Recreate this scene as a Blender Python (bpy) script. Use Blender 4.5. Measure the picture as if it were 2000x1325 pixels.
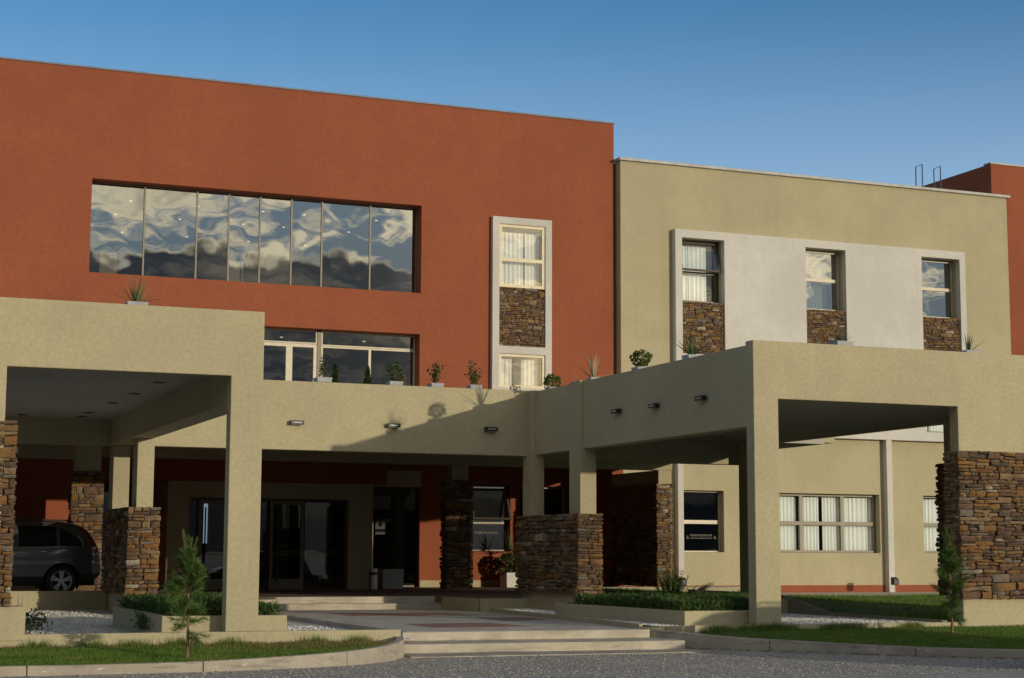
import bpy, math, random
from math import sin, cos, pi, radians, sqrt
from mathutils import Vector, Matrix, noise as mnoise

for o in list(bpy.data.objects):
    bpy.data.objects.remove(o)
sc = bpy.context.scene
COL = sc.collection

# ------------------------------------------------------------------ camera
yaw, pitch, roll = 3.85157234e-01, 1.24520745e-01, 3.79942269e-03
fw = Vector((sin(yaw) * cos(pitch), cos(yaw) * cos(pitch), sin(pitch)))
r0 = Vector((cos(yaw), -sin(yaw), 0))
u0 = r0.cross(fw)
rt = r0 * cos(roll) + u0 * sin(roll)
up = -r0 * sin(roll) + u0 * cos(roll)
cam = bpy.data.cameras.new('camera')
cam.sensor_width = 36
cam.lens = 3372.83 / 2000 * 36
cam.clip_end = 12000
camo = bpy.data.objects.new('camera', cam)
COL.objects.link(camo)
camo.matrix_world = Matrix(((rt.x, up.x, -fw.x, 0), (rt.y, up.y, -fw.y, 0), (rt.z, up.z, -fw.z, 1.6), (0, 0, 0, 1)))
sc.camera = camo

# ------------------------------------------------------------------ light
SUN_TRAVEL = Vector((-4.85, 10.41, -1.46)).normalized()
S2 = -SUN_TRAVEL
sun_el = math.asin(S2.z)
sun_az = math.atan2(S2.x, S2.y)
sl = bpy.data.lights.new('sun', 'SUN')
sl.energy = 2.32
sl.angle = radians(0.55)
sl.color = (1.0, 0.89, 0.68)
so = bpy.data.objects.new('sun', sl)
COL.objects.link(so)
so.rotation_euler = SUN_TRAVEL.to_track_quat('-Z', 'Y').to_euler()
so.location = S2 * 60

world = bpy.data.worlds.new('World')
sc.world = world
world.use_nodes = True
SKY_STRENGTH = 0.15


def N(nt, typ, **kw):
    n = nt.nodes.new(typ)
    for k, v in kw.items():
        setattr(n, k, v)
    return n


def Mth(nt, op, a, b=None, c=None, clamp=False):
    n = nt.nodes.new('ShaderNodeMath')
    n.operation = op
    n.use_clamp = clamp
    for i, x in enumerate((a, b, c)):
        if x is None:
            continue
        if isinstance(x, (int, float)):
            n.inputs[i].default_value = x
        else:
            nt.links.new(x, n.inputs[i])
    return n.outputs[0]


def Mix(nt, f, a, b, mode='MIX'):
    n = nt.nodes.new('ShaderNodeMix')
    n.data_type = 'RGBA'
    n.blend_type = mode
    for s, x in ((n.inputs[0], f), (n.inputs[6], a), (n.inputs[7], b)):
        if isinstance(x, (int, float)):
            s.default_value = x
        elif isinstance(x, tuple):
            s.default_value = x if len(x) == 4 else x + (1,)
        else:
            nt.links.new(x, s)
    return n.outputs[2]


def Ramp(nt, fac, stops, interp='LINEAR'):
    n = nt.nodes.new('ShaderNodeValToRGB')
    n.color_ramp.interpolation = interp
    els = n.color_ramp.elements
    while len(els) < len(stops):
        els.new(0.5)
    for e, (p, c) in zip(els, stops):
        e.position = p
        e.color = c if len(c) == 4 else c + (1,)
    nt.links.new(fac, n.inputs[0])
    return n.outputs[0]


def SStep(nt, x, a, b):
    n = nt.nodes.new('ShaderNodeMapRange')
    n.interpolation_type = 'SMOOTHSTEP'
    nt.links.new(x, n.inputs[0])
    n.inputs[1].default_value = a
    n.inputs[2].default_value = b
    return n.outputs[0]


def build_world():
    nt = world.node_tree
    nt.nodes.clear()
    out = N(nt, 'ShaderNodeOutputWorld')
    bg = N(nt, 'ShaderNodeBackground')
    bg.inputs[1].default_value = SKY_STRENGTH
    sky = N(nt, 'ShaderNodeTexSky')
    sky.sky_type = 'NISHITA'
    sky.sun_disc = False
    sky.sun_elevation = sun_el
    sky.sun_rotation = sun_az
    sky.altitude = 1200
    sky.air_density = 1.0
    sky.dust_density = 0.35
    sky.ozone_density = 2.6
    # paler air towards the horizon, the same all round
    # clouds over the part of the sky that the window panes mirror (towards the sun)
    tc = N(nt, 'ShaderNodeTexCoord')
    sep = N(nt, 'ShaderNodeSeparateXYZ')
    nt.links.new(tc.outputs['Generated'], sep.inputs[0])
    x, y, z = sep.outputs
    den = Mth(nt, 'ADD', Mth(nt, 'MAXIMUM', z, 0.0), 0.11)
    cx = Mth(nt, 'DIVIDE', x, den)
    cy = Mth(nt, 'DIVIDE', y, den)
    comb = N(nt, 'ShaderNodeCombineXYZ')
    nt.links.new(cx, comb.inputs[0])
    nt.links.new(cy, comb.inputs[1])
    n1 = N(nt, 'ShaderNodeTexNoise')
    n1.inputs['Scale'].default_value = 2.9
    n1.inputs['Detail'].default_value = 9
    n1.inputs['Roughness'].default_value = 0.64
    n1.inputs['Distortion'].default_value = 0.15
    nt.links.new(comb.outputs[0], n1.inputs['Vector'])
    n2 = N(nt, 'ShaderNodeTexNoise')
    n2.inputs['Scale'].default_value = 14
    n2.inputs['Detail'].default_value = 7
    n2.inputs['Roughness'].default_value = 0.6
    nt.links.new(tc.outputs['Generated'], n2.inputs['Vector'])
    n3 = N(nt, 'ShaderNodeTexNoise')
    n3.inputs['Scale'].default_value = 5.0
    n3.inputs['Detail'].default_value = 3
    nt.links.new(tc.outputs['Generated'], n3.inputs['Vector'])
    dot = N(nt, 'ShaderNodeVectorMath', operation='DOT_PRODUCT')
    nt.links.new(tc.outputs['Generated'], dot.inputs[0])
    dot.inputs[1].default_value = S2
    d = Mth(nt, 'MAXIMUM', dot.outputs['Value'], 0.0)
    glow = Mth(nt, 'POWER', d, 24.0)
    glow2 = Mth(nt, 'POWER', d, 260.0)
    south = SStep(nt, y, 0.15, -0.45)
    cloud = SStep(nt, n1.outputs[0], 0.455, 0.575)
    cloud = Mth(nt, 'MULTIPLY', cloud, south)
    cloud = Mth(nt, 'MULTIPLY', cloud, SStep(nt, z, 0.05, 0.14))
    # bright broken cloud, thinner at its edges
    thick = SStep(nt, n1.outputs[0], 0.545, 0.70)
    lit = Mix(nt, thick, (8.6, 7.9, 6.0), (1.7, 1.75, 1.75))
    lit = Mix(nt, Mth(nt, 'MULTIPLY', glow, 0.55), lit, (17, 14.5, 10.5))
    # the dark bank below it with a bright rim
    top = Mth(nt, 'ADD', Mth(nt, 'MULTIPLY', Mth(nt, 'SUBTRACT', n2.outputs[0], 0.5), 0.050),
              Mth(nt, 'MULTIPLY', Mth(nt, 'SUBTRACT', n3.outputs[0], 0.5), 0.045))
    hgt = Mth(nt, 'SUBTRACT', Mth(nt, 'ADD', Mth(nt, 'SUBTRACT', top, Mth(nt, 'MULTIPLY', x, 0.085)), 0.197), z)
    bank = Mth(nt, 'MULTIPLY', SStep(nt, hgt, 0.0, 0.006), south)
    bank = Mth(nt, 'MULTIPLY', bank, SStep(nt, x, 0.40, 0.30))
    bk = Mix(nt, SStep(nt, n1.outputs[0], 0.45, 0.7), (0.55, 0.64, 0.78), (2.4, 2.2, 1.8))
    rim = SStep(nt, hgt, 0.008, 0.0)
    bcol = Mix(nt, rim, bk, (8.5, 7.6, 5.6))
    bcol = Mix(nt, Mth(nt, 'MULTIPLY', glow2, 0.25), bcol, (9, 7.5, 5))
    low = SStep(nt, z, 0.33, 0.12)
    clr = Mix(nt, south, (2.75, 3.75, 5.0), (2.1, 2.45, 2.75))
    clear = Mix(nt, Mth(nt, 'MULTIPLY', low, 0.92), sky.outputs[0], clr)
    c = Mix(nt, cloud, clear, lit)
    c = Mix(nt, bank, c, bcol)
    haze = Mth(nt, 'MULTIPLY', Mth(nt, 'POWER', d, 900.0), 0.75)
    c = Mix(nt, haze, c, (24, 18, 10))
    hs = N(nt, 'ShaderNodeHueSaturation')
    hs.inputs['Saturation'].default_value = 1.15
    nt.links.new(c, hs.inputs['Color'])
    nt.links.new(hs.outputs[0], bg.inputs[0])
    nt.links.new(bg.outputs[0], out.inputs[0])


build_world()
sc.view_settings.view_transform = 'Standard'
sc.view_settings.look = 'None'
sc.view_settings.exposure = 0.0
sc.view_settings.gamma = 1.0
sc.view_settings.use_curve_mapping = False
sc.cycles.max_bounces = 8
sc.cycles.transparent_max_bounces = 12

# ------------------------------------------------------------------ helpers
OFF = {}


def thing(name, label, cat, loc=(0, 0, 0), group=None):
    o = bpy.data.objects.new(name, None)
    o.empty_display_size = 0.1
    COL.objects.link(o)
    o.location = loc
    o['label'] = label
    o['category'] = cat
    if group:
        o['group'] = group
    OFF[o.name] = Vector(loc)
    return o


def tag(o, label, cat, group=None):
    o['label'] = label
    o['category'] = cat
    if group:
        o['group'] = group
    return o


def link(name, me, parent=None):
    o = bpy.data.objects.new(name, me)
    COL.objects.link(o)
    if parent is not None:
        o.parent = parent
        OFF[o.name] = OFF[parent.name]
    else:
        OFF[o.name] = Vector((0, 0, 0))
    return o


class MB:
    def __init__(s):
        s.v = []
        s.f = []
        s.mi = []
        s.cur = 0

    def add(s, vs, fs):
        b = len(s.v)
        s.v.extend(vs)
        for f in fs:
            s.f.append(tuple(b + i for i in f))
            s.mi.append(s.cur)

    def quad(s, a, b, c, d):
        s.add([a, b, c, d], [(0, 1, 2, 3)])

    def tri(s, a, b, c):
        s.add([a, b, c], [(0, 1, 2)])

    def box(s, x0, x1, y0, y1, z0, z1):
        s.add([(x0, y0, z0), (x1, y0, z0), (x1, y1, z0), (x0, y1, z0), (x0, y0, z1), (x1, y0, z1), (x1, y1, z1), (x0, y1, z1)],
              [(0, 3, 2, 1), (4, 5, 6, 7), (0, 1, 5, 4), (1, 2, 6, 5), (2, 3, 7, 6), (3, 0, 4, 7)])
        return s

    def prism(s, pts, z0, z1):
        n = len(pts)
        a = sum(pts[i][0] * pts[(i + 1) % n][1] - pts[(i + 1) % n][0] * pts[i][1] for i in range(n))
        pts = list(pts)
        zz0 = list(z0) if isinstance(z0, (list, tuple)) else [z0] * n
        zz1 = list(z1) if isinstance(z1, (list, tuple)) else [z1] * n
        if a < 0:
            pts.reverse(); zz0.reverse(); zz1.reverse()
        vs = [(p[0], p[1], zz0[i]) for i, p in enumerate(pts)] + [(p[0], p[1], zz1[i]) for i, p in enumerate(pts)]
        fs = [tuple(range(n - 1, -1, -1)), tuple(range(n, 2 * n))]
        for i in range(n):
            j = (i + 1) % n
            fs.append((i, j, n + j, n + i))
        s.add(vs, fs)
        return s

    def lathe(s, c, prof, n=20, axis='z', caps=True):
        vs, fs = [], []
        for (r, h) in prof:
            for k in range(n):
                a = 2 * pi * k / n
                if axis == 'z':
                    vs.append((c[0] + r * cos(a), c[1] + r * sin(a), c[2] + h))
                else:
                    vs.append((c[0] + r * cos(a), c[1] + h, c[2] + r * sin(a)))
        m = len(prof)
        for i in range(m - 1):
            for k in range(n):
                k2 = (k + 1) % n
                fs.append((i * n + k, i * n + k2, (i + 1) * n + k2, (i + 1) * n + k))
        if caps and prof[0][0] > 1e-5:
            fs.append(tuple(range(n - 1, -1, -1)))
        if caps and prof[-1][0] > 1e-5:
            fs.append(tuple((m - 1) * n + k for k in range(n)))
        s.add(vs, fs)
        return s

    def tube(s, pts, r, n=8):
        pts = [Vector(p) for p in pts]
        rs = r if isinstance(r, (list, tuple)) else [r] * len(pts)
        vs, fs = [], []
        for i, p in enumerate(pts):
            t = (pts[min(i + 1, len(pts) - 1)] - pts[max(i - 1, 0)]).normalized()
            ref = Vector((0, 0, 1)) if abs(t.z) < 0.9 else Vector((1, 0, 0))
            a = t.cross(ref).normalized()
            b = t.cross(a).normalized()
            for k in range(n):
                an = 2 * pi * k / n
                vs.append(tuple(p + (a * cos(an) + b * sin(an)) * rs[i]))
        for i in range(len(pts) - 1):
            for k in range(n):
                k2 = (k + 1) % n
                fs.append((i * n + k, i * n + k2, (i + 1) * n + k2, (i + 1) * n + k))
        fs.append(tuple(range(n - 1, -1, -1)))
        fs.append(tuple((len(pts) - 1) * n + k for k in range(n)))
        s.add(vs, fs)
        return s

    def grid(s, fn, nu, nv, flip=False):
        vs = [fn(i / nu, j / nv) for j in range(nv + 1) for i in range(nu + 1)]
        fs = []
        for j in range(nv):
            for i in range(nu):
                a = j * (nu + 1) + i
                q = (a, a + 1, a + nu + 2, a + nu + 1)
                fs.append(q[::-1] if flip else q)
        s.add(vs, fs)
        return s

    def wall(s, x0, x1, z0, z1, y0, y1, ops):
        """wall facing -Y between y0 (front) and y1 with rectangular openings (xa,xb,za,zb)"""
        xs = sorted(set([x0, x1] + [c for o in ops for c in o[:2] if x0 < c < x1]))
        zs = sorted(set([z0, z1] + [c for o in ops for c in o[2:] if z0 < c < z1]))

        def void(i, j):
            if i < 0 or j < 0 or i >= len(xs) - 1 or j >= len(zs) - 1:
                return True
            cx, cz = (xs[i] + xs[i + 1]) / 2, (zs[j] + zs[j + 1]) / 2
            return any(o[0] < cx < o[1] and o[2] < cz < o[3] for o in ops)
        idx = {}

        def V(i, j, k):
            key = (i, j, k)
            if key not in idx:
                idx[key] = len(s.v)
                s.v.append((xs[i], (y0, y1)[k], zs[j]))
            return idx[key]

        def F(*q):
            s.f.append(q); s.mi.append(s.cur)
        for i in range(len(xs) - 1):
            for j in range(len(zs) - 1):
                if void(i, j):
                    continue
                F(V(i, j, 0), V(i + 1, j, 0), V(i + 1, j + 1, 0), V(i, j + 1, 0))
                F(V(i, j, 1), V(i, j + 1, 1), V(i + 1, j + 1, 1), V(i + 1, j, 1))
                if void(i - 1, j):
                    F(V(i, j, 0), V(i, j + 1, 0), V(i, j + 1, 1), V(i, j, 1))
                if void(i + 1, j):
                    F(V(i + 1, j, 0), V(i + 1, j, 1), V(i + 1, j + 1, 1), V(i + 1, j + 1, 0))
                if void(i, j - 1):
                    F(V(i, j, 0), V(i, j, 1), V(i + 1, j, 1), V(i + 1, j, 0))
                if void(i, j + 1):
                    F(V(i, j + 1, 0), V(i + 1, j + 1, 0), V(i + 1, j + 1, 1), V(i, j + 1, 1))
        return s

    def mesh(s, name, mats, off=Vector((0, 0, 0)), smooth=False):
        me = bpy.data.meshes.new(name)
        if off.length > 0:
            vs = [(v[0] - off.x, v[1] - off.y, v[2] - off.z) for v in s.v]
        else:
            vs = s.v
        me.from_pydata(vs, [], s.f)
        if not isinstance(mats, (list, tuple)):
            mats = [mats]
        for m in mats:
            me.materials.append(m)
        if len(mats) > 1:
            me.polygons.foreach_set('material_index', s.mi)
        if smooth:
            me.polygons.foreach_set('use_smooth', [True] * len(me.polygons))
        me.update()
        return me

    def build(s, name, mats, parent=None, smooth=False, bevel=0.0, kind=None, label=None):
        off = OFF[parent.name] if parent is not None else Vector((0, 0, 0))
        o = link(name, s.mesh(name, mats, off, smooth), parent)
        if bevel:
            b = o.modifiers.new('soft_edges', 'BEVEL')
            b.width = bevel
            b.segments = 2
            b.limit_method = 'ANGLE'
            b.angle_limit = radians(40)
        if kind:
            o['kind'] = kind
        if label:
            o['label'] = label
        return o


def bx(name, mat, parent, *dims, **kw):
    return MB().box(*dims).build(name, mat, parent, **kw)


def copy_tree(o, loc, label=None, parent=None):
    c = o.copy()
    COL.objects.link(c)
    if parent is not None:
        c.parent = parent
    else:
        c.location = loc
        OFF[c.name] = Vector(loc)
    if label:
        c['label'] = label
    for ch in list(o.children):
        copy_tree(ch, None, None, c)
    return c


# ------------------------------------------------------------------ materials
def new_mat(name):
    m = bpy.data.materials.new(name)
    m.use_nodes = True
    nt = m.node_tree
    b = nt.nodes['Principled BSDF']
    return m, nt, b


def noise(nt, vec, scale, detail=4, rough=0.55, dist=0.0):
    n = N(nt, 'ShaderNodeTexNoise')
    n.inputs['Scale'].default_value = scale
    n.inputs['Detail'].default_value = detail
    n.inputs['Roughness'].default_value = rough
    n.inputs['Distortion'].default_value = dist
    if vec is not None:
        nt.links.new(vec, n.inputs['Vector'])
    return n.outputs[0]


def pos(nt, scale=None):
    g = N(nt, 'ShaderNodeNewGeometry')
    if scale is None:
        return g.outputs['Position']
    m = N(nt, 'ShaderNodeMapping')
    m.inputs['Scale'].default_value = scale
    nt.links.new(g.outputs['Position'], m.inputs['Vector'])
    return m.outputs[0]


def bump(nt, b, h, strength, dist):
    n = N(nt, 'ShaderNodeBump')
    n.inputs['Strength'].default_value = strength
    n.inputs['Distance'].default_value = dist
    nt.links.new(h, n.inputs['Height'])
    nt.links.new(n.outputs[0], b.inputs['Normal'])


def mulc(c, k):
    return tuple(min(1, x * k) for x in c[:3]) + (1,)


def stucco(name, col, grain=1.0, streak=0.15, comb=False):
    m, nt, b = new_mat(name)
    p = pos(nt)
    big = noise(nt, p, 0.35, 5, 0.6)
    med = noise(nt, p, 2.6, 4, 0.6)
    fine = noise(nt, p, 15 if not comb else 11, 4, 0.75)
    vert = noise(nt, pos(nt, (2.2, 2.2, 0.16)), 1.0, 4, 0.6)
    c = Mix(nt, SStep(nt, big, 0.3, 0.7), mulc(col, 0.92), mulc(col, 1.10))
    c = Mix(nt, Mth(nt, 'MULTIPLY', SStep(nt, med, 0.35, 0.75), 0.30), c, mulc(col, 0.86))
    c = Mix(nt, Mth(nt, 'MULTIPLY', SStep(nt, vert, 0.48, 0.75), streak * 2), c, mulc(col, 0.78))
    c = Mix(nt, Mth(nt, 'MULTIPLY', SStep(nt, fine, 0.36, 0.66), 0.46 * grain), c, mulc(col, 0.70))
    nt.links.new(c, b.inputs['Base Color'])
    b.inputs['Roughness'].default_value = 0.92
    b.inputs['Specular IOR Level'].default_value = 0.2
    if comb:
        h = noise(nt, pos(nt, (34, 34, 1.2)), 1.0, 3, 0.6)
        bump(nt, b, h, 0.5, 0.008)
    else:
        h = Mth(nt, 'ADD', noise(nt, p, 55, 4, 0.7), Mth(nt, 'MULTIPLY', noise(nt, p, 7, 3, 0.6), 0.8))
        bump(nt, b, h, 0.55 * grain, 0.009)
    return m


BEIGE = (0.462, 0.402, 0.256)
RED = (0.308, 0.093, 0.046)
M = {}
M['beige'] = stucco('beige_stucco', BEIGE)
M['red'] = stucco('red_stucco', RED, streak=0.10)
M['white'] = stucco('white_render', (0.61, 0.575, 0.525), 0.5, 0.10, comb=True)
M['frame_white'] = stucco('pale_trim', (0.585, 0.55, 0.50), 0.6, 0.06)
M['ceiling'] = stucco('ceiling_plaster', (0.42, 0.39, 0.34), 0.3, 0.0)
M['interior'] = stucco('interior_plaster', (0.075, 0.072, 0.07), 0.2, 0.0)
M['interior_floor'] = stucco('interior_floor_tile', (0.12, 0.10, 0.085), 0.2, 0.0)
M['room_beige'] = stucco('room_beige_paint', (0.72, 0.62, 0.42), 0.2, 0.0)
M['shade_beige'] = stucco('shade_toned_stucco', (0.22, 0.20, 0.15), 0.5, 0.0)  # darkened beige for the sloping garden wall, its shade put into the colour


def simple(name, col, rough=0.6, metal=0.0, spec=0.5, nscale=None, nvar=0.15, bstr=0.0):
    m, nt, b = new_mat(name)
    if nscale:
        n = noise(nt, pos(nt), nscale, 5, 0.6)
        c = Mix(nt, SStep(nt, n, 0.3, 0.7), mulc(col, 1 - nvar), mulc(col, 1 + nvar))
        nt.links.new(c, b.inputs['Base Color'])
        if bstr:
            bump(nt, b, n, bstr, 0.01)
    else:
        b.inputs['Base Color'].default_value = col if len(col) == 4 else col + (1,)
    b.inputs['Roughness'].default_value = rough
    b.inputs['Metallic'].default_value = metal
    b.inputs['Specular IOR Level'].default_value = spec
    return m


M['cap'] = simple('roof_cap_metal', (0.40, 0.385, 0.35), 0.6, 0.1, nscale=3)
M['red_cap'] = simple('grey_blue_flashing', (0.17, 0.19, 0.23), 0.6, 0.2, nscale=3)
M['alu_dark'] = simple('bronze_aluminium', (0.075, 0.060, 0.045), 0.42, 0.55, nscale=6, nvar=0.1)
M['alu_grey'] = simple('grey_aluminium', (0.20, 0.17, 0.115), 0.5, 0.1, nscale=6, nvar=0.1)
M['alu_pale'] = simple('pale_aluminium', (0.50, 0.44, 0.33), 0.5, 0.1, nscale=6, nvar=0.08)
M['gold_alu'] = simple('champagne_aluminium', (0.66, 0.56, 0.36), 0.5, 0.0, nscale=8, nvar=0.08)
M['black'] = simple('black_metal', (0.014, 0.014, 0.016), 0.45, 0.2)
M['steel'] = simple('brushed_steel', (0.55, 0.55, 0.56), 0.28, 1.0, nscale=40, nvar=0.08)
M['rail'] = simple('blue_grey_rail', (0.06, 0.08, 0.14), 0.5, 0.2)
M['hose'] = simple('dry_dark_leaf', (0.030, 0.022, 0.016), 0.6)
M['letter'] = simple('frosted_letter', (0.24, 0.22, 0.165), 0.6)
M['poster'] = simple('poster_paper', (0.50, 0.505, 0.52), 0.7)
M['ink'] = simple('poster_ink', (0.02, 0.02, 0.025), 0.7)
M['pot_white'] = simple('white_cement_pot', (0.62, 0.60, 0.55), 0.75, nscale=9, nvar=0.08)
M['pot_grey'] = simple('grey_cement_pot', (0.38, 0.39, 0.41), 0.8, nscale=9, nvar=0.1)
M['soil'] = simple('potting_soil', (0.035, 0.025, 0.018), 0.95, nscale=30, nvar=0.3)
M['bark'] = simple('sapling_bark', (0.19, 0.125, 0.075), 0.9, nscale=40, nvar=0.35, bstr=0.5)
M['lamp_lens'] = simple('lamp_lens', (0.35, 0.35, 0.33), 0.25)


def glass(name, tint, refl, wav=0.0, wscale=0.8, rough=0.0):
    m, nt, b = new_mat(name)
    nt.nodes.remove(b)
    out = nt.nodes['Material Output']
    tr = N(nt, 'ShaderNodeBsdfTransparent')
    tr.inputs[0].default_value = tint + (1,)
    gl = N(nt, 'ShaderNodeBsdfGlossy')
    gl.inputs['Roughness'].default_value = rough
    gl.inputs['Color'].default_value = (0.97, 0.98, 0.96, 1)
    fr = N(nt, 'ShaderNodeFresnel')
    fr.inputs[0].default_value = 1.5
    f = Mth(nt, 'ADD', Mth(nt, 'MULTIPLY', fr.outputs[0], 0.9), refl, clamp=True)
    if wav:
        oi = N(nt, 'ShaderNodeObjectInfo')
        vm = N(nt, 'ShaderNodeVectorMath', operation='ADD')
        nt.links.new(pos(nt), vm.inputs[0])
        cb = N(nt, 'ShaderNodeCombineXYZ')
        nt.links.new(Mth(nt, 'MULTIPLY', oi.outputs['Random'], 0.6), cb.inputs[1])
        nt.links.new(cb.outputs[0], vm.inputs[1])
        h = noise(nt, vm.outputs[0], wscale, 2, 0.4)
        bn = N(nt, 'ShaderNodeBump')
        bn.inputs['Strength'].default_value = 1.0
        bn.inputs['Distance'].default_value = wav
        nt.links.new(h, bn.inputs['Height'])
        nt.links.new(bn.outputs[0], gl.inputs['Normal'])
    mx = N(nt, 'ShaderNodeMixShader')
    nt.links.new(f, mx.inputs[0])
    nt.links.new(tr.outputs[0], mx.inputs[1])
    nt.links.new(gl.outputs[0], mx.inputs[2])
    nt.links.new(mx.outputs[0], out.inputs[0])
    return m


M['glass_band'] = glass('coated_glass', (0.52, 0.54, 0.54), 0.29, 0.008, 0.55)
M['glass_dark'] = glass('tinted_glass', (0.42, 0.44, 0.46), 0.22, 0.005, 0.7)
M['glass_door'] = glass('door_glass', (0.42, 0.43, 0.42), 0.05, 0.003, 0.7)
M['glass_clear'] = glass('clear_glass', (0.93, 0.95, 0.94), 0.07, 0.006, 0.7)
M['glass_gold'] = glass('sunny_glass', (0.93, 0.93, 0.88), 0.16, 0.010, 0.7)


def curtain_mat():
    m, nt, b = new_mat('white_voile')
    n = noise(nt, pos(nt, (60, 60, 60)), 1.0, 2)
    c = Mix(nt, n, (0.84, 0.85, 0.84), (0.93, 0.93, 0.91))
    nt.links.new(c, b.inputs['Base Color'])
    b.inputs['Roughness'].default_value = 0.95
    b.inputs['Specular IOR Level'].default_value = 0.05
    return m


M['glass_sky'] = glass('mirror_coated_glass', (0.50, 0.51, 0.50), 0.30, 0.010, 0.6)

M['curtain'] = curtain_mat()


def emis(name, col, s):
    m, nt, b = new_mat(name)
    b.inputs['Base Color'].default_value = (0.8, 0.75, 0.6, 1)
    b.inputs['Emission Color'].default_value = col + (1,)
    b.inputs['Emission Strength'].default_value = s
    return m


M['downlight'] = emis('lit_downlight', (1.0, 0.82, 0.55), 1.8)
M['pendant'] = emis('lit_pendant', (1.0, 0.45, 0.15), 1.2)


def stone_mat():
    m, nt, b = new_mat('ledge_stone')
    oi = N(nt, 'ShaderNodeObjectInfo')
    cols = [(0.0, (0.215, 0.130, 0.062)), (0.12, (0.130, 0.090, 0.058)), (0.24, (0.300, 0.165, 0.060)), (0.36, (0.165, 0.098, 0.068)),
            (0.48, (0.310, 0.215, 0.120)), (0.60, (0.095, 0.068, 0.050)), (0.69, (0.270, 0.135, 0.045)), (0.80, (0.215, 0.195, 0.165)),
            (0.90, (0.150, 0.090, 0.072)), (0.97, (0.48, 0.42, 0.32))]
    base = Ramp(nt, oi.outputs['Random'], cols, 'CONSTANT')
    p = pos(nt, (1, 1, 2.2))
    a = noise(nt, p, 9, 6, 0.65, 0.6)
    f = noise(nt, p, 38, 5, 0.7)
    r = noise(nt, pos(nt), 4.5, 4, 0.6)
    c = Mix(nt, Mth(nt, 'MULTIPLY', SStep(nt, a, 0.42, 0.74), 0.55), base, (0.40, 0.200, 0.060))
    c = Mix(nt, Mth(nt, 'MULTIPLY', SStep(nt, r, 0.52, 0.74), 0.50), c, (0.090, 0.066, 0.052))
    c = Mix(nt, Mth(nt, 'MULTIPLY', SStep(nt, f, 0.52, 0.70), 0.5), c, (0.36, 0.29, 0.21))
    c = Mix(nt, Mth(nt, 'MULTIPLY', SStep(nt, f, 0.48, 0.32), 0.5), c, (0.07, 0.05, 0.04))
    nt.links.new(c, b.inputs['Base Color'])
    b.inputs['Roughness'].default_value = 0.85
    b.inputs['Specular IOR Level'].default_value = 0.3
    h = Mth(nt, 'ADD', Mth(nt, 'MULTIPLY', a, 1.2), f)
    bump(nt, b, h, 1.0, 0.035)
    return m


M['stone'] = stone_mat()
M['mortar'] = simple('dark_mortar', (0.040, 0.032, 0.026), 0.95, nscale=25, nvar=0.3)


def concrete(name, col, dirt=0.35, white=0.0):
    m, nt, b = new_mat(name)
    p = pos(nt)
    a = noise(nt, p, 1.3, 6, 0.65)
    f = noise(nt, p, 45, 4, 0.7)
    s = noise(nt, pos(nt, (1.4, 1.4, 9)), 1.0, 5, 0.6, 0.8)
    c = Mix(nt, SStep(nt, a, 0.3, 0.7), mulc(col, 0.78), mulc(col, 1.1))
    c = Mix(nt, Mth(nt, 'MULTIPLY', SStep(nt, s, 0.52, 0.70), dirt), c, mulc(col, 0.55))
    c = Mix(nt, Mth(nt, 'MULTIPLY', SStep(nt, f, 0.50, 0.68), 0.35), c, mulc(col, 0.62))
    if white:
        w = noise(nt, pos(nt, (1.6, 1.6, 14)), 1.0, 6, 0.7, 1.4)
        c = Mix(nt, Mth(nt, 'MULTIPLY', SStep(nt, w, 0.60, 0.70), white), c, (0.72, 0.68, 0.62))
    nt.links.new(c, b.inputs['Base Color'])
    b.inputs['Roughness'].default_value = 0.9
    b.inputs['Specular IOR Level'].default_value = 0.2
    bump(nt, b, Mth(nt, 'ADD', f, Mth(nt, 'MULTIPLY', a, 1.0)), 0.6, 0.010)
    return m


M['kerb'] = concrete('kerb_concrete', (0.40, 0.35, 0.285), 0.75, 0.8)
M['step'] = concrete('step_concrete', (0.50, 0.44, 0.35), 0.65)
M['path'] = concrete('path_concrete', (0.53, 0.485, 0.43), 0.45)
M['inlay'] = concrete('red_oxide_concrete', (0.34, 0.20, 0.165), 0.3)
M['walk'] = concrete('sidewalk_concrete', (0.50, 0.43, 0.33), 0.3)
M['porch_floor'] = concrete('porch_tile', (0.24, 0.165, 0.125), 0.3)
M['drive'] = concrete('drive_concrete', (0.32, 0.28, 0.22), 0.3)


def gravel_mat(name, c1, c2, c3, scale, bd):
    m, nt, b = new_mat(name)
    p = pos(nt)
    v = N(nt, 'ShaderNodeTexVoronoi')
    v.inputs['Scale'].default_value = scale
    nt.links.new(p, v.inputs['Vector'])
    sepc = N(nt, 'ShaderNodeSeparateColor')
    nt.links.new(v.outputs['Color'], sepc.inputs[0])
    c = Ramp(nt, sepc.outputs[0], [(0.0, c1), (0.45, c2), (0.9, c3)])
    big = noise(nt, p, 0.7, 5, 0.6)
    c = Mix(nt, Mth(nt, 'MULTIPLY', SStep(nt, big, 0.35, 0.7), 0.35), c, c1)
    dk = SStep(nt, v.outputs['Distance'], 0.45, 0.9)
    c = Mix(nt, Mth(nt, 'MULTIPLY', dk, 0.35), c, mulc(c1, 0.5))
    nt.links.new(c, b.inputs['Base Color'])
    b.inputs['Roughness'].default_value = 0.95
    b.inputs['Specular IOR Level'].default_value = 0.2
    h = Mth(nt, 'SUBTRACT', 1.0, v.outputs['Distance'])
    bump(nt, b, Mth(nt, 'ADD', h, Mth(nt, 'MULTIPLY', big, 1.5)), 0.8, bd)
    return m


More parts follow.
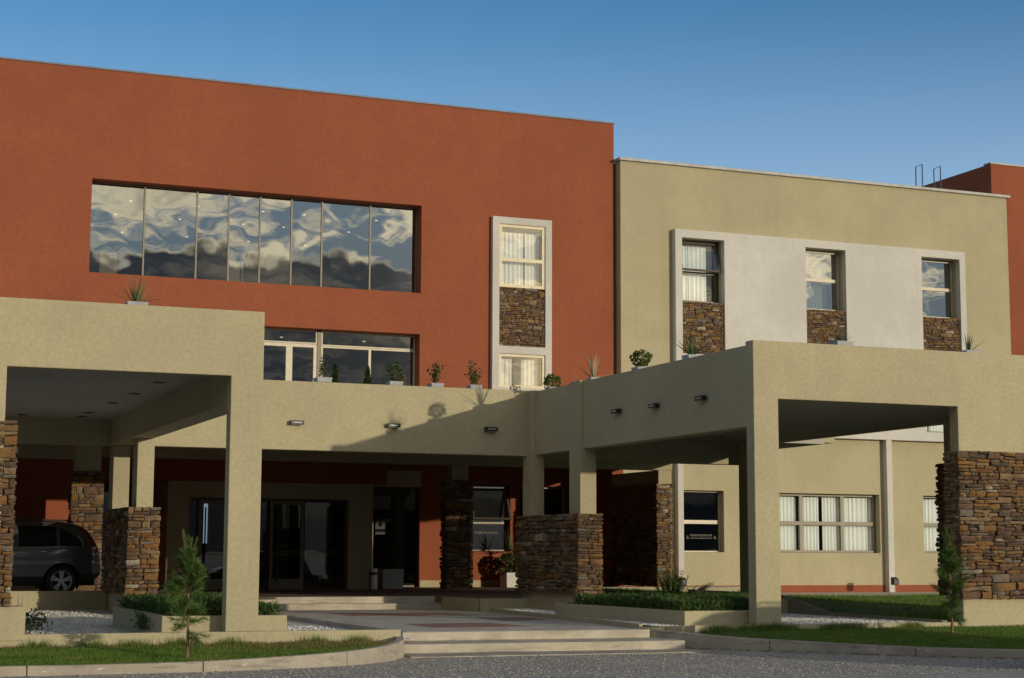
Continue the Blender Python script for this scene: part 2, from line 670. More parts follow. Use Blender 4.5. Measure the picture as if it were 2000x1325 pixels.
M['road'] = gravel_mat('road_gravel', (0.21, 0.198, 0.185), (0.42, 0.395, 0.365), (0.66, 0.62, 0.57), 52, 0.03)
M['whitebed'] = gravel_mat('white_pebble_bed', (0.52, 0.50, 0.47), (0.72, 0.70, 0.66), (0.86, 0.84, 0.80), 34, 0.03)


def rnd_mat(name, stops, rough=0.9, transl=None, spec=0.25, patch=None):
    """colour picked per small piece from its own mesh island"""
    m, nt, b = new_mat(name)
    g = N(nt, 'ShaderNodeNewGeometry')
    c = Ramp(nt, g.outputs['Random Per Island'], stops)
    if patch:
        p = noise(nt, pos(nt), patch[0], 5, 0.65)
        c = Mix(nt, Mth(nt, 'MULTIPLY', SStep(nt, p, 0.50, 0.68), patch[2]), c, patch[1])
        c = Mix(nt, Mth(nt, 'MULTIPLY', SStep(nt, p, 0.46, 0.32), 0.55), c, (0.035, 0.075, 0.012))
    nt.links.new(c, b.inputs['Base Color'])
    b.inputs['Roughness'].default_value = rough
    b.inputs['Specular IOR Level'].default_value = spec
    if transl:
        out = nt.nodes['Material Output']
        t = N(nt, 'ShaderNodeBsdfTranslucent')
        nt.links.new(c, t.inputs[0])
        mx = N(nt, 'ShaderNodeMixShader')
        mx.inputs[0].default_value = transl
        nt.links.new(b.outputs[0], mx.inputs[1])
        nt.links.new(t.outputs[0], mx.inputs[2])
        nt.links.new(mx.outputs[0], out.inputs[0])
    return m


M['road_stone'] = rnd_mat('loose_road_stone', [(0, (0.13, 0.12, 0.108)), (0.5, (0.34, 0.315, 0.285)), (0.9, (0.42, 0.39, 0.35)), (1, (0.55, 0.52, 0.47))])
M['pebble'] = rnd_mat('white_pebble', [(0, (0.50, 0.48, 0.45)), (0.5, (0.74, 0.72, 0.68)), (1, (0.90, 0.88, 0.84))])
M['grass'] = rnd_mat('grass_blade', [(0, (0.055, 0.140, 0.014)), (0.45, (0.110, 0.225, 0.026)), (0.8, (0.165, 0.265, 0.040)), (1, (0.27, 0.26, 0.09))], 0.6, 0.35, patch=(1.6, (0.26, 0.245, 0.075), 0.65))
M['grass_dry'] = rnd_mat('dry_grass_blade', [(0, (0.10, 0.11, 0.025)), (0.5, (0.19, 0.165, 0.05)), (1, (0.28, 0.22, 0.10))], 0.7, 0.3)
M['turf'] = simple('lawn_turf', (0.050, 0.085, 0.016), 0.95, nscale=5, nvar=0.4, bstr=0.5)
M['needle'] = rnd_mat('pine_needle', [(0, (0.040, 0.095, 0.022)), (0.5, (0.085, 0.160, 0.034)), (1, (0.170, 0.235, 0.060))], 0.55, 0.25)
M['herb'] = rnd_mat('herb_leaf', [(0, (0.026, 0.062, 0.014)), (0.5, (0.060, 0.115, 0.026)), (0.92, (0.110, 0.165, 0.045)), (1, (0.16, 0.17, 0.06))], 0.6, 0.25)
M['shrub'] = rnd_mat('shrub_leaf', [(0, (0.030, 0.055, 0.016)), (0.6, (0.070, 0.110, 0.030)), (1, (0.130, 0.160, 0.050))], 0.55, 0.3)
M['lime'] = rnd_mat('lime_leaf', [(0, (0.055, 0.085, 0.016)), (0.6, (0.125, 0.165, 0.030)), (1, (0.20, 0.23, 0.06))], 0.55, 0.3)
M['cypress'] = rnd_mat('cypress_leaf', [(0, (0.018, 0.045, 0.012)), (1, (0.060, 0.100, 0.022))], 0.6, 0.2)
M['dry'] = rnd_mat('dry_leaf', [(0, (0.16, 0.10, 0.05)), (1, (0.30, 0.20, 0.10))], 0.8, 0.3)
M['palm'] = rnd_mat('palm_leaf', [(0, (0.020, 0.042, 0.014)), (1, (0.055, 0.085, 0.028))], 0.5, 0.2)
M['flower'] = simple('yellow_flower', (0.75, 0.55, 0.03), 0.6)


def yucca_mat(name, c1, c2):
    m, nt, b = new_mat(name)
    oi = N(nt, 'ShaderNodeObjectInfo')
    c = Mix(nt, oi.outputs['Random'], c1, c2)
    n = noise(nt, pos(nt), 30, 3)
    c = Mix(nt, Mth(nt, 'MULTIPLY', n, 0.4), c, mulc(c1, 0.7))
    nt.links.new(c, b.inputs['Base Color'])
    b.inputs['Roughness'].default_value = 0.5
    return m


M['yucca'] = yucca_mat('variegated_leaf', (0.085, 0.130, 0.045), (0.36, 0.33, 0.15))
M['yucca_dry'] = yucca_mat('straw_leaf', (0.32, 0.27, 0.15), (0.46, 0.40, 0.25))
M['yucca_green'] = yucca_mat('green_blade_leaf', (0.050, 0.085, 0.030), (0.15, 0.19, 0.06))


def paint_mat():
    m, nt, b = new_mat('graphite_car_paint')
    n = noise(nt, pos(nt), 900, 1)
    c = Mix(nt, n, (0.095, 0.098, 0.106), (0.140, 0.144, 0.152))
    nt.links.new(c, b.inputs['Base Color'])
    b.inputs['Metallic'].default_value = 0.55
    b.inputs['Roughness'].default_value = 0.32
    b.inputs['Coat Weight'].default_value = 1.0
    b.inputs['Coat Roughness'].default_value = 0.04
    return m


M['paint'] = paint_mat()
M['car_glass'] = simple('car_privacy_glass', (0.006, 0.006, 0.007), 0.04, 0.0, 0.6)
M['rubber'] = simple('tyre_rubber', (0.018, 0.018, 0.018), 0.8, nscale=60, nvar=0.2)
M['plastic'] = simple('black_car_plastic', (0.022, 0.022, 0.023), 0.6)
M['alloy'] = simple('alloy_rim', (0.66, 0.66, 0.67), 0.4, 0.5)
M['chrome'] = simple('chrome_trim', (0.75, 0.75, 0.76), 0.08, 1.0)
M['taillight'] = simple('red_lamp_lens', (0.16, 0.006, 0.006), 0.1)
M['hill'] = simple('far_hill', (0.050, 0.060, 0.075), 1.0, nscale=0.01, nvar=0.3)

# ------------------------------------------------------------------ ground and setting
mb = MB()
mb.add([(-1500, -3000, 0), (1500, -3000, 0), (1500, 400, 0), (-1500, 400, 0)], [(0, 1, 2, 3)])
mb.build('gravel_road', M['road'], kind='structure')

# low hills far behind the camera, seen in the panes
rng = random.Random(4)
mb = MB()
n = 160
ring = []
for i in range(n + 1):
    az = radians(95 + 210 * i / n)
    R = 2300
    e = 2.6 + 1.4 * mnoise.noise((i * 0.11, 3.1, 0)) + 1.5 * mnoise.noise((i * 0.045, 7.7, 0)) + 0.35 * mnoise.noise((i * 0.4, 1.7, 0))
    ring.append((az, R, max(0.8, e)))
for k, (rr, hh) in enumerate(((0.62, 0.0), (0.80, 0.45), (1.0, 1.0), (1.2, 0.6))):
    for (az, R, e) in ring:
        h = math.tan(radians(e)) * R * hh
        mb.v.append((R * rr * sin(az), R * rr * cos(az), h - 1))
for k in range(3):
    for i in range(n):
        a = k * (n + 1) + i
        mb.f.append((a, a + 1, a + n + 2, a + n + 1)); mb.mi.append(0)
mb.build('hills', M['hill'], kind='structure', smooth=True)

# raised concrete path and its steps
PATH = [(9.45, 28.05), (13.80, 27.90), (14.62, 37.3), (14.35, 37.42), (14.25, 39.48), (9.62, 39.48), (9.55, 37.0)]
path = MB().prism(PATH, 0.02, 0.31).build('path', M['path'], kind='structure', bevel=0.012)
for q in ([(10.78, 37.38), (10.78, 35.38), (13.40, 35.2), (13.43, 37.0)], [(10.47, 31.2), (10.47, 29.3), (12.35, 29.35), (12.2, 31.3)],
          [(12.9, 33.8), (12.9, 32.2), (14.0, 32.2), (14.05, 33.8)]):
    MB().prism(q, 0.30, 0.314).build('paver', M['inlay'], path)
fs = thing('front_steps', 'two wide worn concrete steps rising from the gravel to the path', 'steps', (11.4, 27.3, 0))
MB().prism([(9.02, 26.92), (14.05, 26.70), (14.3, 28.3), (9.2, 28.3)], 0.0, 0.16).build('step', M['step'], fs, bevel=0.012)
MB().prism([(9.35, 27.90), (13.90, 27.74), (13.92, 28.2), (9.35, 28.2)], 0.16, 0.306).build('step', M['step'], fs, bevel=0.012)
MB().prism([(8.84, 25.95), (14.15, 25.85), (14.1, 26.9), (9.0, 27.0)], 0.0, 0.018).build('apron_slab', M['kerb'], fs)
us = thing('upper_steps', 'two concrete steps up to the shaded entrance floor at the far end of the path', 'steps', (11.9, 39.7, 0.31))
bx('step', M['step'], us, 9.62, 14.34, 39.50, 39.90, 0.25, 0.452, bevel=0.012)
bx('step', M['step'], us, 9.62, 14.20, 39.90, 40.30, 0.25, 0.604, bevel=0.012)

# porch floor
pf = MB()
pf.prism([(6.62, 37.75), (9.6, 37.75), (9.6, 40.31), (14.22, 40.31), (14.22, 39.5), (14.36, 37.4), (21.3, 37.4), (21.3, 46.6), (24.4, 46.6), (24.4, 51.7), (6.62, 51.7)], 0.1, 0.600)
pfo = pf.build('porch_floor', M['porch_floor'], kind='structure')
mb = MB()
mb.box(14.37, 21.28, 37.34, 37.396, 0.20, 0.607)
mb.prism([(14.20, 39.46), (14.34, 37.33), (14.37, 37.40), (14.235, 39.5)], 0.2, 0.607)
mb.build('floor_edge', M['beige'], pfo)
mb = MB()
mb.box(6.6, 9.61, 37.69, 37.746, 0.20, 0.607)
mb.box(9.604, 9.66, 37.69, 39.49, 0.20, 0.607)
mb.build('floor_edge', M['beige'], pfo)
bx('driveway', M['drive'], None, -14, 6.60, 39.32, 44.6, 0.1, 0.64, kind='structure')
bx('sidewalk', M['walk'], None, 27.4, 60, 45.7, 50.98, 0.0, 0.385, kind='structure', bevel=0.015)

# white pebble beds
mb = MB()
mb.add([(-4, 27.1, 0.22), (7.3, 27.1, 0.22), (7.3, 39.1, 0.37), (-4, 39.1, 0.37)], [(0, 1, 2, 3)])
mb.add([(7.3, 27.1, 0.22), (9.46, 27.6, 0.22), (9.56, 39, 0.22), (7.3, 39.1, 0.22)], [(0, 1, 2, 3)])
mb.add([(13.9, 28.0, 0.375), (14.04, 27.96, 0.371), (14.38, 27.14, 0.375), (19.72, 27.1, 0.375), (19.72, 37.35, 0.375), (14.66, 37.35, 0.375)], [(0, 1, 2, 3, 4, 5)])
mb.build('pebble_bed', M['whitebed'], kind='structure')
MB().prism([(13.81, 27.99), (13.895, 27.99), (14.70, 37.32), (14.62, 37.32)], 0.1, 0.392).build('bed_edging', M['beige'], kind='structure')


def pebbles(name, mat, n, region, r0, r1, rng, zf, density=None):
    """small angular stones scattered on the ground, one joined mesh"""
    v, f = [], []
    base = [(1, 0, 0), (-0.5, 0.87, 0), (-0.5, -0.87, 0), (0, 0, 1)]
    octa = [(1, 0, 0.1), (0, 1, 0), (-1, 0, -0.1), (0, -1, 0.1), (0.1, 0, 0.8), (0, 0.1, -0.5)]
    of = [(0, 1, 4), (1, 2, 4), (2, 3, 4), (3, 0, 4), (1, 0, 5), (2, 1, 5), (3, 2, 5), (0, 3, 5)]
    k = 0
    while k < n:
        p = region(rng)
        if p is None:
            continue
        k += 1
        x, y = p
        r = r0 + (r1 - r0) * rng.random() ** 2.5
        a = rng.random() * 6.28
        ca, sa = cos(a), sin(a)
        sx, sy, sz = r * rng.uniform(.7, 1.3), r * rng.uniform(.6, 1.1), r * rng.uniform(.5, .9)
        z = zf(x, y) + sz * 0.15
        b = len(v)
        for q in octa:
            qx, qy = q[0] * sx, q[1] * sy
            v.append((x + qx * ca - qy * sa, y + qx * sa + qy * ca, z + q[2] * sz + rng.uniform(-.1, .1) * r))
        f.extend([(b + i, b + j, b + l) for i, j, l in of])
    m = MB()
    m.v, m.f, m.mi = v, f, [0] * len(f)
    return m.build(name, mat, kind='stuff')


# kerbs: poured concrete segments following the two lawns
LK = [((-1.5, 24.0), .13), ((0.6, 23.86), .13), ((2.43, 23.76), .13), ((3.75, 23.72), .13), ((5.13, 23.78), .14), ((6.35, 24.05), .17), ((7.36, 24.42), .20),
      ((8.07, 24.94), .23), ((8.65, 25.83), .26), ((8.95, 26.5), .275), ((9.12, 27.15), .29), ((9.16, 27.7), .305), ((9.05, 28.05), .31)]
RK = [((13.84, 27.95), .315), ((13.98, 27.55), .305), ((14.16, 27.1), .28), ((14.62, 26.32), .23), ((15.15, 25.8), .20), ((15.70, 25.2), .18), ((16.25, 24.2), .16), ((17.05, 23.25), .15),
      ((17.80, 22.62), .15), ((18.9, 21.9), .15), ((20.4, 21.2), .15), ((23, 20.6), .15)]


def kerb(pts, w, side, name):
    root = bpy.data.objects.new(name, None)
    COL.objects.link(root)
    root['kind'] = 'structure'
    OFF[root.name] = Vector((0, 0, 0))
    P = []
    # resample
    for i in range(len(pts) - 1):
        (a, za), (b, zb) = pts[i], pts[i + 1]
        L = sqrt((b[0] - a[0]) ** 2 + (b[1] - a[1]) ** 2)
        m = max(1, int(L / 0.3))
        for k in range(m):
            t = k / m
            P.append((a[0] + (b[0] - a[0]) * t, a[1] + (b[1] - a[1]) * t, za + (zb - za) * t))
    P.append((pts[-1][0][0], pts[-1][0][1], pts[-1][1]))
    # smooth
    for _ in range(3):
        Q = [P[0]]
        for i in range(1, len(P) - 1):
            Q.append(tuple((P[i - 1][k] + 2 * P[i][k] + P[i + 1][k]) / 4 for k in range(3)))
        Q.append(P[-1])
        P = Q
    inner = []
    for i, p in enumerate(P):
        a, b = P[max(0, i - 1)], P[min(len(P) - 1, i + 1)]
        tx, ty = b[0] - a[0], b[1] - a[1]
        l = sqrt(tx * tx + ty * ty)
        inner.append((p[0] - ty / l * w * side, p[1] + tx / l * w * side, p[2]))
    seg = 7
    i = 0
    while i < len(P) - 1:
        j = min(i + seg, len(P) - 1)
        if len(P) - 1 - j < 3:
            j = len(P) - 1
        mb = MB()
        vs, fs = [], []
        m = j - i + 1
        g = 0.012
        for k in range(i, j + 1):
            o, n_ = P[k], inner[k]
            ox = oy = 0
            if k == i and i > 0:
                d = Vector((P[i + 1][0] - P[i][0], P[i + 1][1] - P[i][1], 0)).normalized() * g
                ox, oy = d.x, d.y
            vs += [(o[0] + ox, o[1] + oy, -0.02), (o[0] + ox + (n_[0] - o[0]) * .06, o[1] + oy + (n_[1] - o[1]) * .06, o[2]), (n_[0] + ox, n_[1] + oy, n_[2]), (n_[0] + ox, n_[1] + oy, -0.02)]
        for k in range(m - 1):
            for q in range(4):
                q2 = (q + 1) % 4
                fs.append((k * 4 + q, (k + 1) * 4 + q, (k + 1) * 4 + q2, k * 4 + q2))
        fs.append((0, 1, 2, 3))
        fs.append(tuple((m - 1) * 4 + q for q in (3, 2, 1, 0)))
        mb.add(vs, fs)
        mb.build('kerb_segment', M['kerb'], root, bevel=0.012)
        i = j
    return P, inner


LP, LI = kerb(LK, 0.14, 1, 'kerb_beside_lawn')
RP, RI = kerb(RK, 0.14, 1, 'kerb_beside_lawn')


def interp(poly, x):
    for a, b in zip(poly, poly[1:]):
        if min(a[0], b[0]) <= x <= max(a[0], b[0]) and abs(b[0] - a[0]) > 1e-6:
            t = (x - a[0]) / (b[0] - a[0])
            return a[1] + (b[1] - a[1]) * t, a[2] + (b[2] - a[2]) * t
    return None


def zL(x, y):
    q = interp(LI, x)
    if q is None:
        return 0.12
    t = max(0, min(1, (y - q[0]) / max(0.3, 27.0 - q[0])))
    return (min(q[1], .24) - 0.03) * (1 - t) + 0.17 * t


def zR(x, y):
    q = interp(RI, x)
    if q is None:
        return 0.2
    t = max(0, min(1, (y - q[0]) / max(0.3, 27.0 - q[0])))
    return (q[1] - 0.03) * (1 - t) + 0.30 * t


def sheet(name, xs, y0f, y1, zf, mat, ny=8):
    mb = MB()
    vs, fs = [], []
    for x in xs:
        y0 = y0f(x)
        for j in range(ny + 1):
            y = y0 + (y1 - y0) * j / ny
            vs.append((x, y, zf(x, y)))
    for i in range(len(xs) - 1):
        for j in range(ny):
            a = i * (ny + 1) + j
            fs.append((a, a + ny + 1, a + ny + 2, a + 1))
    mb.add(vs, fs)
    return mb.build(name, mat, kind='structure', smooth=True)


def yl(x):
    q = interp(LI[:-6], x)
    return min(q[0], 27.0) if q else 27.0


def yr(x):
    q = interp(RI, x)
    return min(q[0], 27.0) if q else 27.0


sheet('lawn', [-1.4 + 0.25 * i for i in range(42)], yl, 27.02, zL, M['turf'])
sheet('lawn', [14.16 + 0.25 * i for i in range(36)], yr, 27.02, zR, M['turf'])


def zB(x, y):
    return 0.40 + 0.012 * sin(x * 1.3) * cos(y * .9) + (0.3 * max(0, min(1, (y - 31.4) / 1.6)) * max(0, 1 - (x - 19.8) / 5.0) if y > 31.4 else 0)


mb = MB()
mb.grid(lambda u, v: (19.8 + 40 * u ** 1.5, 27.28 + 18.4 * v, zB(19.8 + 40 * u ** 1.5, 27.28 + 18.4 * v)), 40, 40)
mb.build('lawn', M['turf'], kind='structure', smooth=True)


def blades(name, mat, n, region, zf, h0, h1, rng, w=0.006, lean=0.5):
    v, f = [], []
    k = 0
    while k < n:
        p = region(rng)
        if p is None:
            continue
        k += 1
        x, y = p
        z = zf(x, y) - 0.004
        a = rng.random() * 6.28
        h = rng.uniform(h0, h1) * (0.75 + 0.5 * (0.5 + 0.5 * mnoise.noise((x * 1.7, y * 1.7, 0))))
        l = h * lean * rng.random()
        b = rng.random() * 6.28
        dx, dy = cos(a) * w, sin(a) * w
        i = len(v)
        v += [(x - dx, y - dy, z), (x + dx, y + dy, z), (x + cos(b) * l, y + sin(b) * l, z + h)]
        f.append((i, i + 1, i + 2))
    m = MB()
    m.v, m.f, m.mi = v, f, [0] * len(f)
    return m.build(name, mat, kind='stuff')


rng = random.Random(11)


def regL(r):
    x = r.uniform(1.6, 9.0)
    y = r.uniform(23.8, 27.0)
    return (x, y) if y > yl(x) + 0.02 else None


def regR(r):
    x = r.uniform(14.3, 21.8)
    y = r.uniform(21.9, 27.0)
    return (x, y) if y > yr(x) + 0.02 else None


def regB(r):
    x = 19.85 + 13 * r.random()
    y = 27.4 + 18.2 * r.random()
    return (x, y) if x < 0.86 * y else None


blades('grass', M['grass'], 64000, regL, zL, 0.022, 0.058, rng, 0.0055, .8)
blades('grass', M['grass'], 48000, regR, zR, 0.022, 0.06, rng, 0.0055, .8)
blades('grass', M['grass'], 34000, regB, zB, 0.04, 0.09, rng, 0.009)


def regedge(r):
    c = r.random()
    if c < 0.62:
        x = r.gauss(7.6, 1.0); y = r.gauss(26.3, 0.45)
    else:
        x = r.uniform(2, 8.8); y = 27.0 - abs(r.gauss(0, 0.10))
    return (x, y) if 1.6 < x < 8.95 and yl(x) + .02 < y < 27.0 else None


blades('dry_grass', M['grass_dry'], 9000, regedge, zL, 0.03, 0.10, rng, 0.006)


def regtuft(r):
    x0 = r.choice((3.3, 4.1, 4.7, 6.2, 7.6, 8.3, 5.4))
    return (r.gauss(x0, .13), 26.97 - abs(r.gauss(0, .04)))


def regtuft2(r):
    x0 = r.choice((14.9, 15.5, 16.2, 17.2, 18.9, 15.9, 17.6))
    return (r.gauss(x0, .16), 26.97 - abs(r.gauss(0, .04)))


blades('tall_grass', M['grass'], 1500, regtuft, zL, 0.08, 0.2, rng, 0.005)
blades('tall_grass', M['grass'], 1500, regtuft2, zR, 0.08, 0.2, rng, 0.005)


def regroad(r):
    x = r.uniform(1.5, 18.5)
    y = r.uniform(20.2, 26.6)
    if x > 0.80 * y + .3:
        return None
    q = interp(LP, x) if x < 9.1 else None
    if x < 9.1 and (q is None or y > q[0]):
        return None
    if x > 14.1:
        q = interp(RP, x)
        if q is None or y > q[0]:
            return None
    elif x >= 8.8 and y > 25.9 and r.random() > .04:
        return None
    return (x, y)


pebbles('road_gravel', M['road_stone'], 24000, regroad, 0.005, 0.022, rng, lambda x, y: 0.018 if y > 25.95 and 8.9 < x < 14.1 else 0.0)


def regbedL(r):
    x = r.uniform(2.6, 9.3); y = 27.2 + 11.8 * r.random() ** 1.2
    if 5.15 < x < 7.25 and y < 32.6:
        return None
    if x > 7.25 and y > 33:
        return None
    if 5.7 < x < 9.6 and y > 34.0:
        return None
    return (x, y)


pebbles('white_pebbles', M['pebble'], 9000, regbedL, 0.014, 0.032, rng, lambda x, y: 0.22 + (0.15 * (y - 27.1) / 12 if x < 7.3 else 0))


def regbedR(r):
    if r.random() < 0.6:
        return (r.uniform(16.2, 19.65), 27.2 + 5.4 * r.random())
    y = r.uniform(27.4, 37.2)
    x = 13.9 + (y - 27.7) * .085 + r.random() * 0.75
    return (x, y) if not (x > 14.35 and y < 32.8) else None


pebbles('white_pebbles', M['pebble'], 7000, regbedR, 0.014, 0.032, rng, lambda x, y: 0.375)

mb = MB()
for k in range(1300):
    i = rng.randrange(2, len(RP) - 12)
    p, q = RP[i], RI[i]
    d = abs(rng.gauss(0, .14))
    x = p[0] + (p[0] - q[0]) / .14 * d + rng.uniform(-.15, .15)
    y = p[1] + (p[1] - q[1]) / .14 * d + rng.uniform(-.05, .05)
    a = rng.random() * 6.28
    l = rng.uniform(.015, .06)
    mb.tri((x, y, .012), (x + cos(a) * l, y + sin(a) * l, .014 + rng.random() * .03), (x + cos(a + .5) * l * .6, y + sin(a + .5) * l * .6, .02))
mb.build('leaf_litter', M['dry'], kind='stuff')

# low garden walls
w = thing('front_ledge', 'low beige ledge behind the left lawn, running under the porch column', 'garden wall', (3, 27, 0))
MB().box(-4, 9.02, 27.0, 27.16, 0.0, 0.395).build('ledge', M['beige'], w, bevel=0.012)
w = thing('front_ledge', 'low beige ledge behind the right lawn below the white pebbles', 'garden wall', (18, 27, 0))
MB().box(14.40, 20.05, 27.0, 27.16, 0.0, 0.395).prism([(13.815, 28.35), (13.815, 27.985)] + [(p[0] + .006, p[1]) for p in RI if 27.12 < p[1] < 27.99] + [(14.43, 27.10), (14.43, 28.35)], 0.0, [.335, .335] + [.372 if p[1] < 27.8 else .345 for p in RI if 27.12 < p[1] < 27.99] + [.385, .372]).build('ledge', M['beige'], w, bevel=0.012)
w = thing('retaining_wall', 'low beige retaining wall in front of the parked dark car', 'garden wall', (4, 39.1, 0))
MB().box(-6, 6.24, 39.1, 39.30, 0.1, 0.785).build('wall', M['beige'], w, bevel=0.012)
w = thing('sloping_wall', 'low shade-toned garden wall with a sloping top along the right lawn', 'garden wall', (19.75, 30, 0.3))
mb = MB()
prof = [(27.2, .425), (31.2, .45), (32.3, .66), (33.4, .78), (37.3, .80)]
for (ya, za), (yb, zb) in zip(prof, prof[1:]):
    mb.prism([(19.70, ya), (19.82, ya), (19.82, yb), (19.70, yb)], 0.2, [za, za, zb, zb])
mb.build('wall', M['shade_beige'], w)
MB().box(18.2, 19.69, 32.66, 32.86, 0.3, 0.68).build('end_block', M['beige'], w, bevel=0.01)
w = thing('garden_wall', 'long low wall with a pale top below the stone pier and pilaster at the right block', 'garden wall', (24, 46, 0.3))
MB().box(21.32, 27.3, 45.95, 46.58, 0.1, 0.655).build('wall', M['beige'], w, bevel=0.012)
MB().box(21.30, 27.33, 45.93, 46.59, 0.655, 0.685).build('coping', M['walk'], w, bevel=0.008)

# ------------------------------------------------------------------ windows
def window(parent, x0, x1, z0, z1, y, mulls=(), trans=(), fw=0.06, fd=0.07, fm='alu_grey', gm='glass_dark', mw=0.05, curtains=(), cy=0.14, seed=1, name='window', tmw=None):
    """frame mesh (part) with its panes and curtains (sub-parts)"""
    xs = [x0] + list(mulls) + [x1]
    zs = [z0] + list(trans) + [z1]
    ops = []
    tmw = tmw or mw
    for i in range(len(xs) - 1):
        for j in range(len(zs) - 1):
            a = xs[i] + (fw if i == 0 else mw / 2)
            b = xs[i + 1] - (fw if i == len(xs) - 2 else mw / 2)
            c = zs[j] + (fw if j == 0 else tmw / 2)
            d = zs[j + 1] - (fw if j == len(zs) - 2 else tmw / 2)
            ops.append((a, b, c, d))
    fr = MB().wall(x0, x1, z0, z1, y, y + fd, ops).build(name, M[fm], parent, bevel=0.006)
    rt2 = random.Random(seed * 77 + int(x0 * 10))
    for (a, b, c, d) in ops:
        mb = MB()
        yy = y + fd * 0.55
        k = rt2.uniform(-.0035, .0035) * (b - a)
        q = rt2.uniform(-.0025, .0025) * (d - c)
        mb.quad((a, yy - k, c - .0), (b, yy + k, c), (b, yy + k + q, d), (a, yy - k + q, d))
        mb.build('pane', M[gm], fr)
    rg = random.Random(seed)
    for (a, b, c, d) in curtains:
        mb = MB()
        n = max(10, int((b - a) / 0.018))
        ph = rg.random() * 6
        fr1 = rg.uniform(34, 48)
        pts = []
        for i in range(n + 1):
            x = a + (b - a) * i / n
            ph += rg.uniform(-.10, .10)
            pts.append((x, y + cy + 0.035 * sin(fr1 * (x - a) + ph) + 0.014 * sin(2.3 * fr1 * (x - a) + 1.7 * ph)))
        vs, fs = [], []
        for (x, yy) in pts:
            vs += [(x, yy * 1 + 0.0, c), (x, y + cy + (yy - y - cy) * 0.6, d)]
        for i in range(n):
            fs.append((2 * i, 2 * i + 2, 2 * i + 3, 2 * i + 1))
        mb.add(vs, fs)
        mb.build('curtain', M['curtain'], fr, smooth=True)
    return fr


# ------------------------------------------------------------------ stones
STONES = []
rng = random.Random(5)
for k in range(26):
    mb = MB()
    nx = 3
    vs = []
    # a rough block: front face subdivided with chipped edges
    grid = {}
    for i in range(nx + 1):
        for j in range(3):
            x = -0.5 + i / nx
            z = -0.5 + j / 2
            edge = (i in (0, nx)) + (j in (0, 2))
            y = -0.5 + (0.10 if edge == 1 else 0.24 if edge == 2 else 0.0) * rng.uniform(.5, 1.4) + rng.uniform(-.10, .12)
            x += rng.uniform(-.05, .05) * (1.6 if i in (0, nx) else 2.0)
            z += rng.uniform(-.10, .10) * (1.3 if j in (0, 2) else 1.6)
            x = max(-.5, min(.5, x)); z = max(-.5, min(.5, z))
            grid[i, j] = len(vs)
            vs.append((x, y, z))
    fs = []
    for i in range(nx):
        for j in range(2):
            fs.append((grid[i, j], grid[i + 1, j], grid[i + 1, j + 1], grid[i, j + 1]))
    ringi = [grid[i, 0] for i in range(nx + 1)] + [grid[nx, 1], grid[nx, 2]] + [grid[i, 2] for i in range(nx - 1, -1, -1)] + [grid[0, 1]]
    back = []
    for q in ringi:
        back.append(len(vs))
        vs.append((vs[q][0], 0.5, vs[q][2]))
    m = len(ringi)
    for a in range(m):
        b = (a + 1) % m
        fs.append((ringi[b], ringi[a], back[a], back[b]))
    fs.append(tuple(reversed(back)))
    mb.add(vs, fs)
    STONES.append(mb.mesh('stone', M['stone']))


def layout(W, H, rng, l0, l1, h0, h1):
    out = []
    z = 0
    rows = []
    while z < H - 1e-6:
        h = rng.uniform(h0, h1)
        if H - z - h < h0 * 0.7:
            h = H - z
        rows.append((z, h))
        z += h
    for (z, h) in rows:
        x = 0
        while x < W - 1e-6:
            l = rng.uniform(l0, l1)
            if rng.random() < .2:
                l *= .55
            if W - x - l < l0 * .6:
                l = W - x
            t = rng.random()
            if h > h0 * 1.25 and t < 0.62:
                s = rng.uniform(.35, .65)
                out.append((x, z, l, h * s))
                if rng.random() < .45 and l > l0 * 1.3:
                    q = rng.uniform(.35, .65)
                    out.append((x, z + h * s, l * q, h * (1 - s)))
                    out.append((x + l * q, z + h * s, l * (1 - q), h * (1 - s)))
                else:
                    out.append((x, z + h * s, l, h * (1 - s)))
            else:
                out.append((x, z, l, h))
            x += l
    return out


def stones_face(parent, o, ang, W, z0, z1, rng, l0=.14, l1=.40, h0=.07, h1=.17, depth=.12, limit=300, joined=False, count=[0]):
    """dry-laid ledge stones: face starts at o=(x,y), runs W metres along angle ang, outward normal is ang-90 deg"""
    ux, uy = cos(ang), sin(ang)
    nx_, ny_ = sin(ang), -cos(ang)
    L = layout(W, z1 - z0, rng, l0, l1, h0, h1)
    made = 0
    jm = MB()
    for (x, z, l, h) in L:
        out = rng.uniform(-.024, .034)
        wz = .045 * mnoise.noise((x * 1.1 + o[0], z * 1.3, o[1])) if 0.02 < z and z + h < z1 - z0 - .02 else 0
        sl = .045 * (mnoise.noise(((x + l) * 1.1 + o[0], z * 1.3, o[1])) - mnoise.noise((x * 1.1 + o[0], z * 1.3, o[1]))) / l
        ext = rng.uniform(-0.02, 0.018) if x < 1e-6 or x + l > W - 1e-6 else 0
        cx = x + l / 2
        g = 0.012
        me = rng.choice(STONES)
        px = o[0] + ux * cx + nx_ * (out - depth / 2)
        py = o[1] + uy * cx + ny_ * (out - depth / 2)
        sx, sy, sz = (l - g + ext), depth, (h - g * .75)
        flip = rng.random() < .5
        tilt = rng.uniform(-.035, .035) - sl
        if joined or made >= limit:
            mm = Matrix.Translation((px, py, z0 + z + h / 2 + wz)) @ Matrix.Rotation(ang, 4, 'Z') @ Matrix.Diagonal((sx, sy, sz, 1))
            jm.add([tuple(mm @ v.co) for v in me.vertices], [tuple(p.vertices) for p in me.polygons])
            continue
        made += 1
        ob = link('stone', me, parent)
        off = OFF[parent.name]
        ob.location = (px - off.x, py - off.y, z0 + z + h / 2 + wz - off.z)
        ob.rotation_euler = (0, tilt, ang)
        ob.scale = (sx, sy, sz)
    if jm.v:
        jm.build('side_stones', M['stone'], parent, kind='stuff')
    return made


